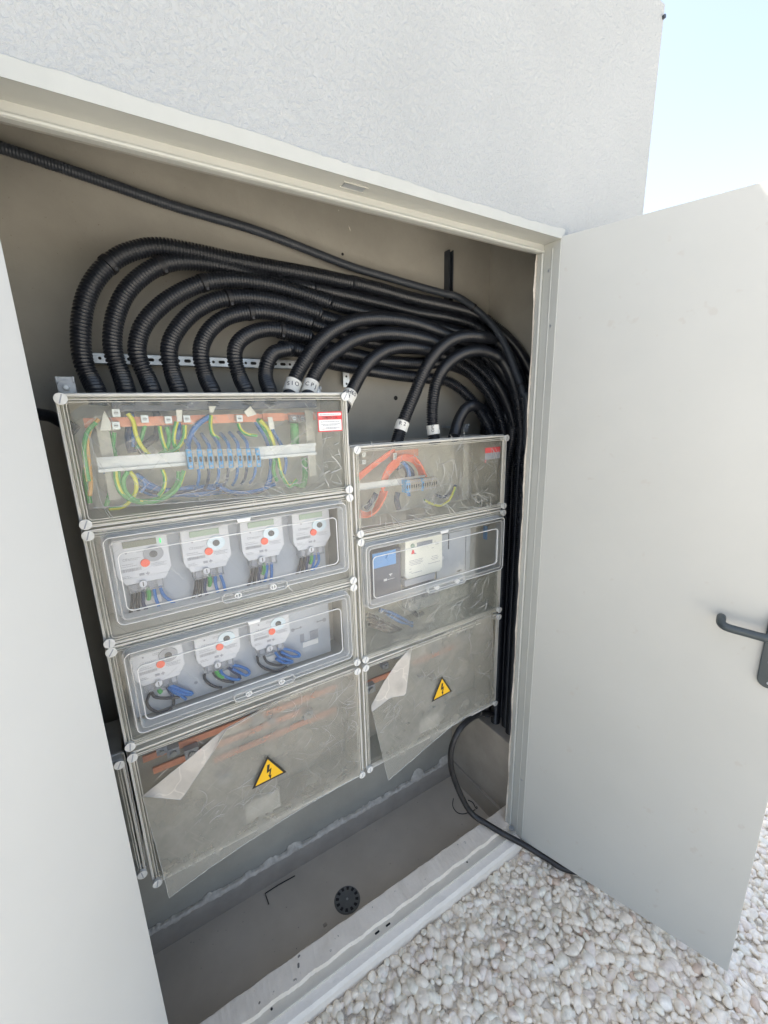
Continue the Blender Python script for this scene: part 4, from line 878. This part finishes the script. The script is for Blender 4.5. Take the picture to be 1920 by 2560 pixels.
# ------------------------------------------------------------------ wires of the meters
def mw(k, pts, col, r, lab, Y=.262): return wire([(k, x, y) for x, y in pts], col, r, lab, 'wires under the meters', Y=Y)
for i, x in enumerate((-1.050, -.9165, -.7825, -.6490)):
    nm = ('first', 'second', 'third', 'fourth')[i]
    for k in range(3):
        wire([Vector((x - .030 + k * .010, .252, 1.186)), Vector((x - .033 + k * .010, .256, 1.165)), Vector((x - .038 + k * .012, .262, 1.145)), Vector((x - .046 + k * .020, .266, 1.122))], 'black' if k < 2 else 'navy', .0042, ('left', 'middle', 'right')[k] + ' dark wire hanging under the %s meter of the four meter row' % nm, 'wires under the meters')
    wire([Vector((x - .001, .250, 1.190)), Vector((x + .000, .254, 1.172)), Vector((x - .002, .262, 1.158))], 'green', .0042, 'green wire under the %s meter of the four meter row' % nm, 'wires under the meters')
    if i < 2:
        wire([Vector((x + .012, .250, 1.186)), Vector((x + .012, .256, 1.160)), Vector((x + .018, .262, 1.122))], 'blue', .0040, 'left blue wire under the %s meter of the four meter row' % nm, 'wires under the meters')
        wire([Vector((x + .024, .250, 1.188)), Vector((x + .030, .256, 1.160)), Vector((x + (.052 if i == 0 else .034), .262, 1.128))], 'blue', .0040, 'right blue wire under the %s meter of the four meter row' % nm, 'wires under the meters')
    else:
        wire([Vector((x + .008, .250, 1.188)), Vector((x + .006, .256, 1.160)), Vector((x - .002, .262, 1.124))], 'blue', .0040, 'left blue wire under the %s meter of the four meter row' % nm, 'wires under the meters')
        wire([Vector((x + .020, .250, 1.188)), Vector((x + .019, .256, 1.155)), Vector((x + (.016 if i == 2 else -.01), .262, 1.124))], 'blue', .0040, 'right blue wire under the %s meter of the four meter row' % nm, 'wires under the meters')
    b = MB(); b.box(x + .006, x + .024, .268, .2695, 1.160, 1.172); o = obj('breaker_block', b, 'devgrey', None, origin=(x, .268, 1.16))
    bpy.data.objects.remove(o)
mw('f', [(340, 850), (300, 930), (290, 1000), (340, 1070), (440, 1110), (560, 1090), (620, 1020), (620, 930), (600, 880)], 'black', .0036, 'black wire looping under the left meter of the three meter row')
mw('f', [(350, 860), (380, 910), (460, 930), (600, 930), (700, 915)], 'black', .0036, 'black wire bending sideways under the left meter of the three meter row', .258)
mw('f', [(560, 760), (640, 790), (740, 830), (860, 870), (800, 890), (680, 850), (590, 800)], 'blue', .0040, 'blue loop reaching right under the left meter of the three meter row', .256)
mw('f', [(560, 790), (620, 850), (700, 890), (780, 945)], 'blue', .0040, 'blue wire slanting down under the left meter of the three meter row', .258)
mw('f', [(540, 790), (590, 870), (625, 930)], 'navy', .0040, 'navy wire under the left meter of the three meter row', .262)
mw('f', [(440, 800), (445, 840), (470, 860)], 'green', .0042, 'green wire under the left meter of the three meter row', .256)
mw('f', [(1010, 630), (1015, 690), (1070, 750), (1150, 790), (1230, 800)], 'black', .0036, 'black wire looping under the middle meter of the three meter row')
mw('f', [(1120, 600), (1160, 660), (1250, 710), (1330, 725), (1380, 730)], 'black', .0038, 'black wire close under the middle meter of the three meter row', .258)
mw('f', [(1330, 510), (1450, 530), (1550, 570), (1575, 620), (1530, 645), (1440, 600), (1360, 560)], 'blue', .0040, 'widest blue loop under the middle meter of the three meter row', .254)
mw('f', [(1210, 570), (1240, 630), (1320, 680), (1430, 700), (1460, 685)], 'blue', .0040, 'blue wire swinging right under the middle meter of the three meter row', .256)
mw('f', [(1300, 540), (1380, 600), (1440, 640), (1460, 690)], 'navy', .0040, 'navy wire under the middle meter of the three meter row', .260)
mw('f', [(1150, 580), (1190, 640), (1250, 670)], 'green', .0042, 'green wire under the middle meter of the three meter row', .255)
mw('a', [(1050, 925), (1060, 970), (1110, 1005), (1180, 1015), (1230, 985)], 'black', .0036, 'black wire looping under the meter beside the empty place')
mw('a', [(1085, 915), (1110, 960), (1170, 980), (1215, 970)], 'black', .0036, 'inner black wire under the meter beside the empty place', .258)
mw('a', [(1170, 880), (1230, 885), (1290, 905), (1300, 925), (1250, 925), (1190, 900)], 'blue', .0040, 'upper blue loop under the meter beside the empty place', .254)
mw('a', [(1150, 890), (1180, 930), (1240, 950), (1260, 960), (1210, 965), (1160, 940)], 'blue', .0040, 'lower blue loop under the meter beside the empty place', .257)
mw('a', [(1180, 885), (1210, 930), (1230, 965)], 'navy', .0040, 'navy wire under the meter beside the empty place', .262)
# dark gear seen in the bottom boxes
def gear(encl, x0, x1, z0, z1, rows, seed):
    r2 = random.Random(seed); b = MB()
    for z, xa, xb in rows: b.box(x0 + (x1 - x0) * xa, x0 + (x1 - x0) * xb, .292, .297, z0 + (z1 - z0) * z - .009, z0 + (z1 - z0) * z + .009)
    obj('copper_bar', b, 'copper', encl)
    for _ in range(9):
        cx, cz = r2.uniform(x0 + .05, x1 - .05), r2.uniform(z0 + .12, z1 - .05); s = r2.uniform(.010, .018)
        m = MB(); m.box(cx - s, cx + s, .270, .290, cz - s * .8, cz + s * .8, 0); m.disc((cx, cz), s * .5, .262, .2698, 1, 12); obj('fuse_base', m, ['meter_grey', 'steel'], encl)
    b = MB(); b.box(x0 - .001, x1 + .001, .300, .304, z0 - .001, z1 + .001); obj('mounting_panel', b, 'gearplate', encl)
gear(E4, LX0, LX1, LZ[7], LZ[6], ((.93, .62, .97), (.90, .05, .55), (.82, .40, .96), (.72, .02, .5), (.70, .55, .97), (.60, .05, .80), (.48, .30, .95)), 3)
gear(F3, RX0, RX1, RZ[5], RZ[4], ((.90, .05, .35), (.60, .06, .3), (.62, .45, .8)), 5)
gear(E0, -1.742, -1.163, .492, .813, ((.8, .1, .9),), 8)
for (x, z) in ((-.84, .72), (-.88, .77), (-.80, .69)): pass

# ------------------------------------------------------------------ warning stickers
def warning(encl, top, bl, br_, y, lab):
    P = [Vector((q.x, y, q.z)) for q in (top, br_, bl)]; c = (P[0] + P[1] + P[2]) / 3
    def tri(s, mm, yy, mat_):
        b = MB(); b.prism([(c.x + (p.x - c.x) * s, c.z + (p.z - c.z) * s) for p in P], yy, mm); return b
    o = obj('warning_sticker', tri(1, y - .0001, y - .0007, 0), 'signblack', encl); o['label'] = lab
    obj('sticker_field', tri(.80, y - .0008, y - .0012, 0), 'yellow', o)
    h = P[0].z - (P[1].z + P[2].z) / 2; cx = c.x
    sh = [(.05, .30), (-.07, .26), (-.10, -.02), (.035, .05), (.00, -.13), (-.045, -.12), (.035, -.25), (.075, -.09), (.035, -.11), (.10, .11), (-.025, .05), (-.005, .24)]
    sh = [(-.03, .33), (.055, .33), (.012, .12), (.10, .16), (.035, -.12), (.075, -.10), (.03, -.27), (-.035, -.07), (.0, -.09), (.028, .065), (-.075, .02)]
    b = MB(); b.prism([(cx + q * h, c.z + w_ * h - .01 * h) for q, w_ in sh][::-1], y - .0018, y - .0013); obj('lightning_mark', b, 'signblack', o)
warning(E4, zat('g', 985, 435, .183), zat('g', 895, 632, .183), zat('g', 1098, 530, .183), .1735, 'yellow triangle with a black lightning mark')
warning(F3, zat('h', 755, 412, .183), zat('h', 678, 606, .183), zat('h', 830, 525, .183), .1735, 'yellow triangle with a black lightning mark')
for encl, k, q, w_ in ((E4, 'g', (858, 745), .095), (F3, 'h', (600, 760), .085)):
    p = zat(k, *q, .189); b = MB(); b.prism([(p.x, p.z - .055), (p.x + w_, p.z - .060), (p.x + w_, p.z - .002), (p.x, p.z)], .1892, .1897); obj('paper_label', b, 'pale', encl)

# ------------------------------------------------------------------ protective films
def sheet(name, encl, k, top, bot, ytop, ybot, mname, nu=46, nv=26, amp=.002, seed=1, bulge=0, curl=0):
    """film between two polylines given on the lid plane; its lower edge stands off the lid"""
    def along(P, t):
        L = [0]
        for a, c in zip(P, P[1:]): L.append(L[-1] + (c - a).length)
        s = t * L[-1]
        for i in range(len(P) - 1):
            if s <= L[i + 1] or i == len(P) - 2: return P[i].lerp(P[i + 1], (s - L[i]) / max(L[i + 1] - L[i], 1e-6))
    T = [zat(k, x, y, ytop) for x, y in top]; Bt = [zat(k, x, y, ybot) for x, y in bot]
    rg = np.random.default_rng(seed); K = [(rg.uniform(8, 60), rg.uniform(8, 60), rg.uniform(0, 6.28), rg.uniform(.2, 1)) for _ in range(9)]
    V = []
    for j in range(nv + 1):
        v = j / nv
        for i in range(nu + 1):
            u = i / nu; p = along(T, u).lerp(along(Bt, u), v)
            wv = sum(a * math.sin(fx * u * 1.3 + fz * v + ph) for fx, fz, ph, a in K) / 4
            e = min(1, 6 * v + .15)
            V.append((p.x + .0006 * wv, p.y - abs(amp * wv) * e - bulge * math.sin(math.pi * min(1, v)) * (1 - u * .6) - curl * v * v * (1 - u) ** 1.5, p.z + .0008 * wv))
    b = MB(); b.add(V, [(j * (nu + 1) + i, j * (nu + 1) + i + 1, (j + 1) * (nu + 1) + i + 1, (j + 1) * (nu + 1) + i) for j in range(nv) for i in range(nu)], 0, True)
    o = obj(name, b, mname, encl); row = nu + 1
    hem = MB(); P = [Vector(V[nv * row + i]) for i in range(row)]; hem.tube(P, .0007, seg=5, rfun=lambda i: .0004 + .0005 * abs(math.sin(i * 1.7 + seed)))
    if curl or name == 'film_fold':
        hem.tube([Vector(V[j * row]) for j in range(nv + 1)], .0007, seg=5, rfun=lambda i: .0004 + .0005 * abs(math.sin(i * 1.3 + seed)))
        hem.tube([Vector(V[i]) for i in range(row)], .0005, seg=5)
    obj('film_edge', hem, 'crease', o)
    return o
fy = YL - .0030
sheet('protective_film', E1, 'c', [(50, 190), (130, 128), (400, 122), (900, 118), (1540, 118)], [(185, 705), (500, 690), (900, 660), (1300, 630), (1560, 615)], fy, fy, 'film_a', amp=.0016, seed=4)
sheet('protective_film', F1, 'b', [(135, 240), (500, 225), (900, 205), (1330, 180)], [(165, 890), (500, 840), (900, 780), (1300, 705)], fy, fy, 'film_b', amp=.0030, seed=9)
sheet('protective_film', F2, 'b', [(215, 1600), (600, 1500), (1300, 1290)], [(200, 1960), (600, 1850), (1320, 1600)], fy, fy, 'film_c' if False else 'film_b', amp=.002, seed=12)
s4 = sheet('protective_film', E4, 'g', [(252, 692), (500, 490), (740, 290), (1130, 85), (1520, -65)], [(405, 1245), (640, 1085), (880, 935), (1180, 760), (1545, 560)], fy, fy - .006, 'film_c', amp=.0025, seed=21, curl=.020)
sheet('film_fold', s4, 'g', [(252, 688), (500, 488), (740, 288), (950, 178), (1130, 82)], [(300, 692), (480, 710), (690, 395), (745, 298), (1130, 90)], fy - .004, fy - .014, 'film_flap', nu=30, nv=8, amp=.001, seed=22)
s5 = sheet('protective_film', F3, 'h', [(238, 650), (390, 390), (545, 195), (640, 165), (1150, -60)], [(345, 1182), (600, 980), (840, 790), (1000, 690), (1165, 605)], fy, fy - .006, 'film_c', amp=.0028, seed=31, curl=.016)
sheet('film_fold', s5, 'h', [(236, 645), (330, 470), (430, 320), (545, 195)], [(240, 690), (380, 585), (495, 565), (540, 200)], fy - .004, fy - .016, 'film_flap', nu=24, nv=8, amp=.0016, seed=32)
sheet('protective_film', E0, 'g', [(-200, 560), (-60, 530), (130, 500)], [(-80, 1290), (60, 1220), (240, 1145)], YL + .004, YL + .002, 'film_b', amp=.002, seed=41)

def creases(film, k, quad, Y, n, angs, L, seed, bend=1.0, rmax=.0006, branch=0, spread=.35):
    """raised fold lines pressed into the film: thin tapering ridges lying on it"""
    rg = np.random.default_rng(seed); Q = [zat(k, x, y, Y) for x, y in quad]; b = MB()
    def one(p, a, ln, r, lev):
        m = max(6, int(ln / .004)); st = ln / m; P = [p]; c = rg.normal(0, bend * .10)
        for i in range(m):
            c += rg.normal(0, bend * .06); c *= .93; a += c * .6; P.append(P[-1] + Vector((math.cos(a), rg.normal(0, .04), math.sin(a))) * st)
            if lev < branch and rg.random() < .07: one(P[-1], a + rg.choice((-1, 1)) * rg.uniform(.4, 1.0), ln * rg.uniform(.2, .5), r * .7, lev + 1)
        x0, x1 = min(q.x for q in Q), max(q.x for q in Q)
        P = [q for q in P if x0 < q.x < x1]
        if len(P) > 3:
            mm = len(P); b.tube(P, r, rfun=lambda i: .00012 + r * math.sin(math.pi * (i + .3) / (mm + .6)) ** .7, seg=5, caps=False)
    for _ in range(n):
        u, v = rg.random(), rg.random(); p = Q[0].lerp(Q[1], u).lerp(Q[3].lerp(Q[2], u), v)
        one(p, rad(angs[rg.integers(len(angs))]) + rg.normal(0, spread), rg.uniform(*L), rmax * rg.uniform(.35, 1) * (1.5 if rg.random() < .1 else 1), 0)
    o = obj('film_crease', b, 'crease', film); o['kind'] = 'stuff'; return o
ff = {o.parent.name + ':' + o.name.split('.')[0]: o for o in bpy.data.objects if o.name.startswith('protective_film')}
fE1, fF1, fF2 = [next(c for c in e_.children if c.name.startswith('protective_film')) for e_ in (E1, F1, F2)]
cy = fy - .0025
creases(fE1, 'c', [(180, 130), (1540, 125), (1560, 620), (220, 700)], cy, 46, (-38, -45, -52), (.010, .045), 5, .35, .00045, spread=.22)
creases(fE1, 'c', [(400, 560), (1540, 520), (1560, 620), (300, 690)], cy, 26, (8, 22, -10), (.03, .09), 6, .6, .0005)
creases(fE1, 'c', [(1240, 330), (1540, 330), (1560, 560), (1300, 560)], cy, 22, (-30, -60, 20), (.015, .06), 7, 1.0, .0008)
creases(fE1, 'c', [(70, 200), (200, 200), (260, 640), (170, 640)], cy, 10, (-75, -85), (.05, .14), 8, .4, .0006, spread=.1)
creases(fF1, 'b', [(150, 240), (1310, 200), (1290, 690), (180, 860)], cy, 60, (-60, -80, 60, -35), (.02, .09), 15, 1.1, .00065, branch=2)
creases(fF1, 'b', [(500, 640), (1290, 560), (1290, 690), (300, 850)], cy, 20, (5, 15, -12), (.04, .11), 16, .7, .0007, branch=1)
creases(fF1, 'b', [(900, 210), (1320, 185), (1320, 400), (1100, 300)], cy, 10, (-25, -45, -60), (.05, .10), 17, .6, .0008)
creases(fF2, 'b', [(230, 1620), (1300, 1320), (1310, 1570), (230, 1900)], cy, 34, (70, 85, 60, 20), (.015, .07), 18, .8, .0005, branch=1)
creases(s4, 'g', [(1050, 120), (1510, 0), (1530, 520), (1120, 640)], cy - .002, 44, (-60, -75, 20, -45), (.02, .09), 19, .9, .00055, branch=1)
creases(s4, 'g', [(330, 760), (1050, 560), (1000, 830), (420, 1180)], cy - .006, 26, (15, 30, 45, 60), (.03, .16), 20, .5, .0005, branch=1)
creases(s5, 'h', [(560, 200), (1150, 0), (1140, 560), (540, 780)], cy - .002, 30, (-80, -70, 35, 50), (.02, .11), 21, .6, .0005, branch=1)
creases(s5, 'h', [(260, 700), (700, 600), (640, 900), (300, 1100)], cy - .005, 24, (30, 50, 70), (.02, .09), 22, .7, .0005, branch=1)

# ------------------------------------------------------------------ conduits
CR = .0190
def corrugated(pts, label, slack=None, ends=None, r=CR, pitch=.0074, collar=None, name='corrugated_conduit', mname='conduit', upto=None, depth=.0045, ties=(), group='black corrugated conduits'):
    path = resample(catmull(pts, .004), pitch / 4)
    prof = [0, -.06, -1, -1]
    cut = int(len(path) * upto) if upto else 10 ** 9
    rf = lambda i: r + (depth * prof[i % 4] if i < cut else -.0012)
    b = MB(); b.tube(path, r, rfun=rf, seg=20); t = obj(name, b, mname, None, origin=tuple(path[0])); tag(t, label, 'conduit', group)
    if collar:
        c0, c1, word, ang, size = collar
        i0, i1 = int(c0 / (pitch / 4)), int(c1 / (pitch / 4)); seg = path[i0:i1:4]
        b = MB(); b.tube(seg, r, rfun=lambda i: r + .0012 + (.0007 if i % 2 else 0), seg=24); ck = obj('tape_collar', b, 'tape', t)
        mid = path[(i0 + i1) // 2]; ax = (path[i1] - path[i0]).normalized(); toC = (Vector(CAM_C) - mid); toC = (toC - ax * toC.dot(ax)).normalized(); side = ax.cross(toC)
        R_ = r + .0021
        def fn(x, y, z):
            x, y = x * math.cos(ang) - y * math.sin(ang), x * math.sin(ang) + y * math.cos(ang)
            a = x / R_; return mid + ax * y + (toC * math.cos(a) + side * math.sin(a)) * (R_ + z)
        tm = text_mb(word, size, fn, .0003); obj('hand_lettering', tm, 'ink', ck)
    for f in ties:
        i = int(len(path) * f); P = path[i - 3:i + 4]
        m = MB(); m.tube(P, r, rfun=lambda k: r + .0012, seg=20)
        c_ = path[i]; ax = (path[i + 3] - path[i - 3]).normalized(); toC = (Vector(CAM_C) - c_); toC = (toC - ax * toC.dot(ax)).normalized(); q = c_ + toC * (r * .8) + ax.cross(toC) * (r * .75)
        m.box(q.x - .003, q.x + .003, q.y - .003, q.y + .003, q.z - .003, q.z + .004); obj('cable_tie', m, 'tie', t)
    return t
def LJ(lst, Y0, Y1):
    """(zoom, x, y) way points, depth sliding from Y0 to Y1"""
    n = len(lst); return [zat(k, x, y, Y0 + (Y1 - Y0) * (i / (n - 1)) ** .8) for i, (k, x, y) in enumerate(lst)]
def side(lst, x):
    out = []
    for i, (a, b) in enumerate(lst):
        p = atx(*zp('j', a, b), x); ylim = .405 - .035 * i
        if p.y > ylim: p = at(*zp('j', a, b), ylim)
        out.append(p)
    return out
def tail(P, sx, sy): return P + [Vector((sx, sy, P[-1].z - .10)), Vector((sx, sy, P[-1].z - .5)), Vector((sx, sy, .29))]
nameL = ['outermost', 'second', 'third', 'fourth', 'fifth', 'sixth', 'seventh']
def lowY(P, dy): return P
CON = [
 ([('l', 305, 960), ('l', 298, 900), ('l', 262, 825), ('l', 228, 745), ('l', 213, 655), ('l', 214, 530), ('l', 240, 400), ('l', 300, 290), ('l', 395, 200), ('l', 500, 155), ('l', 620, 138), ('l', 800, 165), ('l', 1000, 208), ('l', 1200, 245), ('l', 1400, 280), ('l', 1600, 322), ('j', 430, 370), ('j', 600, 412), ('j', 800, 468), ('j', 1000, 512)], .275, .405, [(1160, 560), (1290, 645), (1400, 755), (1480, 880)], .185, .155),
 ([('l', 455, 960), ('l', 450, 900), ('l', 420, 800), ('l', 384, 700), ('l', 376, 600), ('l', 397, 480), ('l', 450, 370), ('l', 530, 290), ('l', 620, 237), ('l', 720, 215), ('l', 850, 222), ('l', 1000, 252), ('l', 1200, 312), ('l', 1400, 350), ('j', 100, 378), ('j', 250, 415), ('j', 400, 447), ('j', 600, 495), ('j', 800, 545), ('j', 1000, 580)], .275, .425, [(1150, 625), (1290, 730), (1390, 850), (1455, 1000)], .185, .19),
 ([('l', 595, 960), ('l', 585, 900), ('l', 556, 820), ('l', 512, 720), ('l', 505, 640), ('l', 540, 540), ('l', 620, 450), ('l', 720, 380), ('l', 850, 325), ('l', 1000, 310), ('l', 1150, 325), ('l', 1300, 360), ('l', 1500, 425), ('j', 0, 400), ('j', 200, 460), ('j', 400, 520), ('j', 600, 570), ('j', 800, 610), ('j', 1000, 650)], .275, .410, [(1150, 700), (1270, 800), (1365, 940), (1425, 1100)], .188, .225),
 ([('l', 725, 960), ('l', 720, 900), ('l', 690, 800), ('l', 670, 700), ('l', 682, 620), ('l', 740, 530), ('l', 820, 460), ('l', 930, 412), ('l', 1080, 400), ('l', 1250, 425), ('l', 1450, 485), ('j', 0, 505), ('j', 200, 560), ('j', 400, 615), ('j', 600, 660), ('j', 800, 690), ('j', 1000, 705)], .275, .415, [(1140, 755), (1260, 860), (1345, 1000), (1400, 1180)], .188, .262),
 ([('l', 893, 960), ('l', 890, 900), ('l', 862, 820), ('l', 836, 720), ('l', 842, 640), ('l', 890, 560), ('l', 980, 500), ('l', 1120, 475), ('l', 1250, 490), ('l', 1400, 530), ('j', 0, 560), ('j', 150, 600), ('j', 300, 650), ('j', 500, 715), ('j', 700, 755), ('j', 900, 770)], .275, .425, [(1090, 820), (1220, 920), (1310, 1060), (1370, 1240)], .188, .30),
 ([('l', 1070, 960), ('l', 1065, 900), ('l', 1038, 820), ('l', 1010, 720), ('l', 1020, 650), ('l', 1070, 600), ('l', 1150, 570), ('l', 1250, 570), ('l', 1400, 605), ('j', 0, 660), ('j', 150, 700), ('j', 300, 760), ('j', 450, 800), ('j', 620, 835), ('j', 800, 850), ('j', 950, 850)], .275, .425, [(1090, 890), (1190, 975), (1280, 1110), (1330, 1260)], .188, .34),
 ([('l', 1182, 960), ('l', 1180, 900), ('l', 1170, 820), ('l', 1178, 745), ('l', 1215, 688), ('l', 1290, 668), ('j', 0, 760), ('j', 120, 775), ('j', 280, 840), ('j', 440, 875), ('j', 600, 903), ('j', 750, 925), ('j', 900, 940)], .275, .430, [(1010, 965), (1110, 1040), (1200, 1160), (1260, 1290)], .188, .38),
]
for i, (lst, a, b_, sd_, sx, sy) in enumerate(CON):
    P = LJ(lst, a, b_)
    for q in range(2): P[q].y = a
    Q = side(sd_, sx)
    corrugated(tail(P + Q, sx, sy), nameL[i] + ' black conduit of the left fan, counted from the left', ties=(.115 if i else .10,) + ((.47,) if i == 0 else ()))
CON2 = [
 ([('j', 55, 1060), ('j', 62, 1020), ('j', 95, 930), ('j', 150, 830), ('j', 230, 725), ('j', 330, 645), ('j', 450, 595), ('j', 600, 582), ('j', 750, 598), ('j', 880, 635), ('j', 1000, 685)], .275, .365, [(1140, 745), (1280, 850), (1370, 980), (1425, 1150)], .148, .215, (.022, .062, 'S I O', .3, .016), 'taped black conduit, first from the left'),
 ([('j', 168, 1060), ('j', 172, 1020), ('j', 200, 930), ('j', 262, 835), ('j', 350, 765), ('j', 450, 705), ('j', 600, 672), ('j', 750, 678), ('j', 880, 708), ('j', 980, 750)], .275, .36, [(1120, 810), (1240, 910), (1330, 1050), (1390, 1240)], .148, .255, (.020, .058, 'C P J', .0, .016), 'taped black conduit, second from the left, a white washer beside it'),
 ([('j', 372, 1120), ('j', 400, 1060), ('j', 432, 1000), ('j', 490, 895), ('j', 555, 820), ('j', 640, 768), ('j', 750, 750), ('j', 870, 770)], .290, .37, [(1000, 820), (1140, 915), (1250, 1050), (1320, 1240)], .148, .295, (.022, .068, 'CHES\n1', .2, .017), 'taped black conduit bending out behind the corner of the left column'),
 ([('j', 690, 1330), ('j', 700, 1290), ('j', 730, 1195), ('j', 785, 1060), ('j', 850, 905), ('j', 915, 800), ('j', 1000, 720), ('j', 1090, 688), ('j', 1190, 690)], .265, .30, [(1290, 725), (1375, 830), (1425, 970), (1450, 1150)], .128, .175, (.046, .083, 'R 2', .1, .016), 'tall taped black conduit leaning right, first on the right column'),
 ([('j', 917, 1320), ('j', 912, 1280), ('j', 902, 1190), ('j', 905, 1080), ('j', 925, 970), ('j', 970, 880), ('j', 1050, 808), ('j', 1140, 776), ('j', 1230, 782)], .265, .31, [(1310, 825), (1370, 930), (1410, 1080), (1430, 1260)], .120, .20, (.028, .066, 'OPS', 1.45, .0125), 'taped black conduit rising straight, second on the right column'),
]
for lst, a, b_, sd_, sx, sy, col_, lab in CON2:
    P = LJ(lst, a, b_); Q = side(sd_, sx); corrugated(tail(P + Q, sx, sy), lab, collar=col_)
P = LJ([('j', 1030, 1290), ('j', 1042, 1240), ('j', 1062, 1180), ('j', 1100, 1118), ('j', 1150, 1100)], .27, .33); Q = side([(1215, 1140), (1262, 1230), (1290, 1350)], .125)
corrugated(tail(P + Q, .125, .33), 'short black conduit curving out at the right end of the right column')
for k, (sx, sy, lab) in enumerate(((.105, .165, 'nearest the frame'), (.100, .24, 'in the middle'), (.100, .29, 'behind the middle'), (.105, .37, 'nearest the back wall'))):
    q = [Vector((.185, .42 - .0 * k, 1.62 - .03 * k)), Vector((.15, sy + .03, 1.50)), Vector((sx, sy, 1.36 - .02 * k)), Vector((sx, sy, .9)), Vector((sx, sy, .29))]
    corrugated(q, 'upright black conduit in the corner bundle, ' + lab, group='upright conduits of the corner bundle')
# grey pipe
P = [zat(*q) for q in (('t', -260, 430, .43), ('t', 0, 495, .43), ('t', 400, 627, .43), ('t', 800, 765, .43), ('t', 1200, 885, .43), ('t', 1600, 1038, .425), ('j', 600, 330, .42), ('j', 800, 388, .41), ('j', 960, 432, .40), ('j', 1050, 455, .38))]
P += [atx(*zp('j', a, b_), x) for a, b_, x in ((1150, 520, .06), (1250, 615, .09), (1330, 735, .105), (1400, 905, .112), (1440, 1020, .112), (1462, 1130, .112))]
P += [atx(1305, 1300, .108), atx(1290, 1600, .105), atx(1281, 1800, .104)]
corrugated(P, 'long grey pipe slanting across the back wall and down beside the frame', r=.0115, pitch=.0056, depth=.0008, name='grey_conduit', mname='greypipe', upto=.60, ties=(.452, .565), group=None)
# thick black cable over the sill
P = [Vector((.12, .34, .33))] + [zat('h', *q) for q in ((1150, 702, .25), (1100, 702, .225), (1000, 735, .19), (905, 820, .17), (845, 950, .165), (835, 1080, .17), (862, 1200, .175), (925, 1350, .160), (1000, 1465, .135))]
P += [atz(*zp('h', 1120, 1545), .042), atz(*zp('h', 1250, 1622), .030), atz(*zp('h', 1400, 1702), -.004), atz(*zp('h', 1550, 1792), -.016), atz(*zp('h', 1750, 1890), -.020), Vector((.25, -.30, -.02))]
b = MB(); b.tube(catmull(P, .006), .0105, seg=16); o = obj('power_cable', b, 'cable', None, origin=tuple(P[0])); tag(o, 'thick black cable looping out of the niche over the sill onto the pebbles', 'cable')
P = [zat('l', -260, 985, .34), zat('l', -100, 995, .34), zat('l', 0, 1008, .335), zat('l', 60, 1020, .33), zat('l', 115, 1050, .32), zat('l', 190, 1095, .315)]
b = MB(); b.tube(catmull(P, .006), .0125, seg=16); o = obj('power_cable', b, 'conduit', None, origin=tuple(P[0])); tag(o, 'dark cable entering the top left box from the left', 'cable')

# ------------------------------------------------------------------ floor things
p = atz(868, 2248, ZF + .004)
dr = thing('floor_drain', 'round grey plastic floor drain with a ring of dark slots', 'drain', (p.x, p.y, ZF))
b = MB(); n = 40; R0 = .046
V = [(p.x + R0 * math.cos(2 * math.pi * k / n), p.y + R0 * math.sin(2 * math.pi * k / n), ZF + .0005) for k in range(n)] + [(p.x + (R0 - .003) * math.cos(2 * math.pi * k / n), p.y + (R0 - .003) * math.sin(2 * math.pi * k / n), ZF + .005) for k in range(n)]
b.add(V, [tuple(range(n, 2 * n))] + [(k, (k + 1) % n, n + (k + 1) % n, n + k) for k in range(n)]); obj('grate', b, 'drain', dr)
b = MB()
for k in range(12):
    a = 2 * math.pi * k / 12; c, s = math.cos(a), math.sin(a); w_ = .0042
    q = [(c * r + -s * t * (1.25 if r > .035 else .9), s * r + c * t * (1.25 if r > .035 else .9)) for r, t in ((.029, -w_), (.040, -w_), (.040, w_), (.029, w_))]
    b.add([(p.x + x, p.y + y, ZF + .0054) for x, y in q], [(0, 1, 2, 3)])
obj('drain_slots', b, 'darkhole', dr)
b = MB(); b.tube([Vector((p.x, p.y, ZF + .005)), Vector((p.x, p.y, ZF + .0065))], .004, seg=10); obj('centre_screw', b, 'steel', dr)
for k in range(1):
    P = [atz(*zp('g', *q), ZF + .002) for q in ((1155, 1160), (1060, 1212), (978, 1265), (982, 1275), (1000, 1328))]
    b = MB(); b.tube(P, .0018, seg=6); o = obj('wire_offcut', b, 'cable', None, origin=tuple(P[0])); tag(o, 'thin black bent offcut lying on the niche floor left of the drain', 'offcut')
P = [atz(*zp('h', *q), ZF + .002) for q in ((855, 1345), (850, 1400), (880, 1448), (930, 1462), (985, 1445), (1020, 1430))]
b = MB(); b.tube(catmull(P, .004), .0017, seg=6); o = obj('wire_offcut', b, 'cable', None, origin=tuple(P[0])); tag(o, 'small curled black wire on the niche floor under the thick cable', 'offcut')
P = [atz(*zp('h', *q), ZF + .004) for q in ((965, 1358), (1000, 1375), (1022, 1415), (1035, 1420), (1030, 1405))]
b = MB(); b.tube(catmull(P, .004), .0017, seg=6); o = obj('cable_tie', b, 'tie', None, origin=tuple(P[0])); tag(o, 'loose hooked black tie on the floor beside the thick cable', 'cable tie')
p = atz(*zp('r8', 733, 577), ZF + .002); b = MB(); b.disc((p.x, ZF + .002), .007, p.y, p.y + .009, 0, 10, .4); o = obj('rubble_bit', b, 'plaster_low', None, origin=tuple(p), bevel=.001); tag(o, 'small reddish rubble bit on the niche floor near the sill', 'rubble')
# knob at the top corner of the wall
b = MB(); b.tube([Vector((XW - .004, -.006, ZT - .03)), Vector((XW - .004, .014, ZT - .03))], .005, seg=12); o = obj('corner_knob', b, 'greypipe', wall)
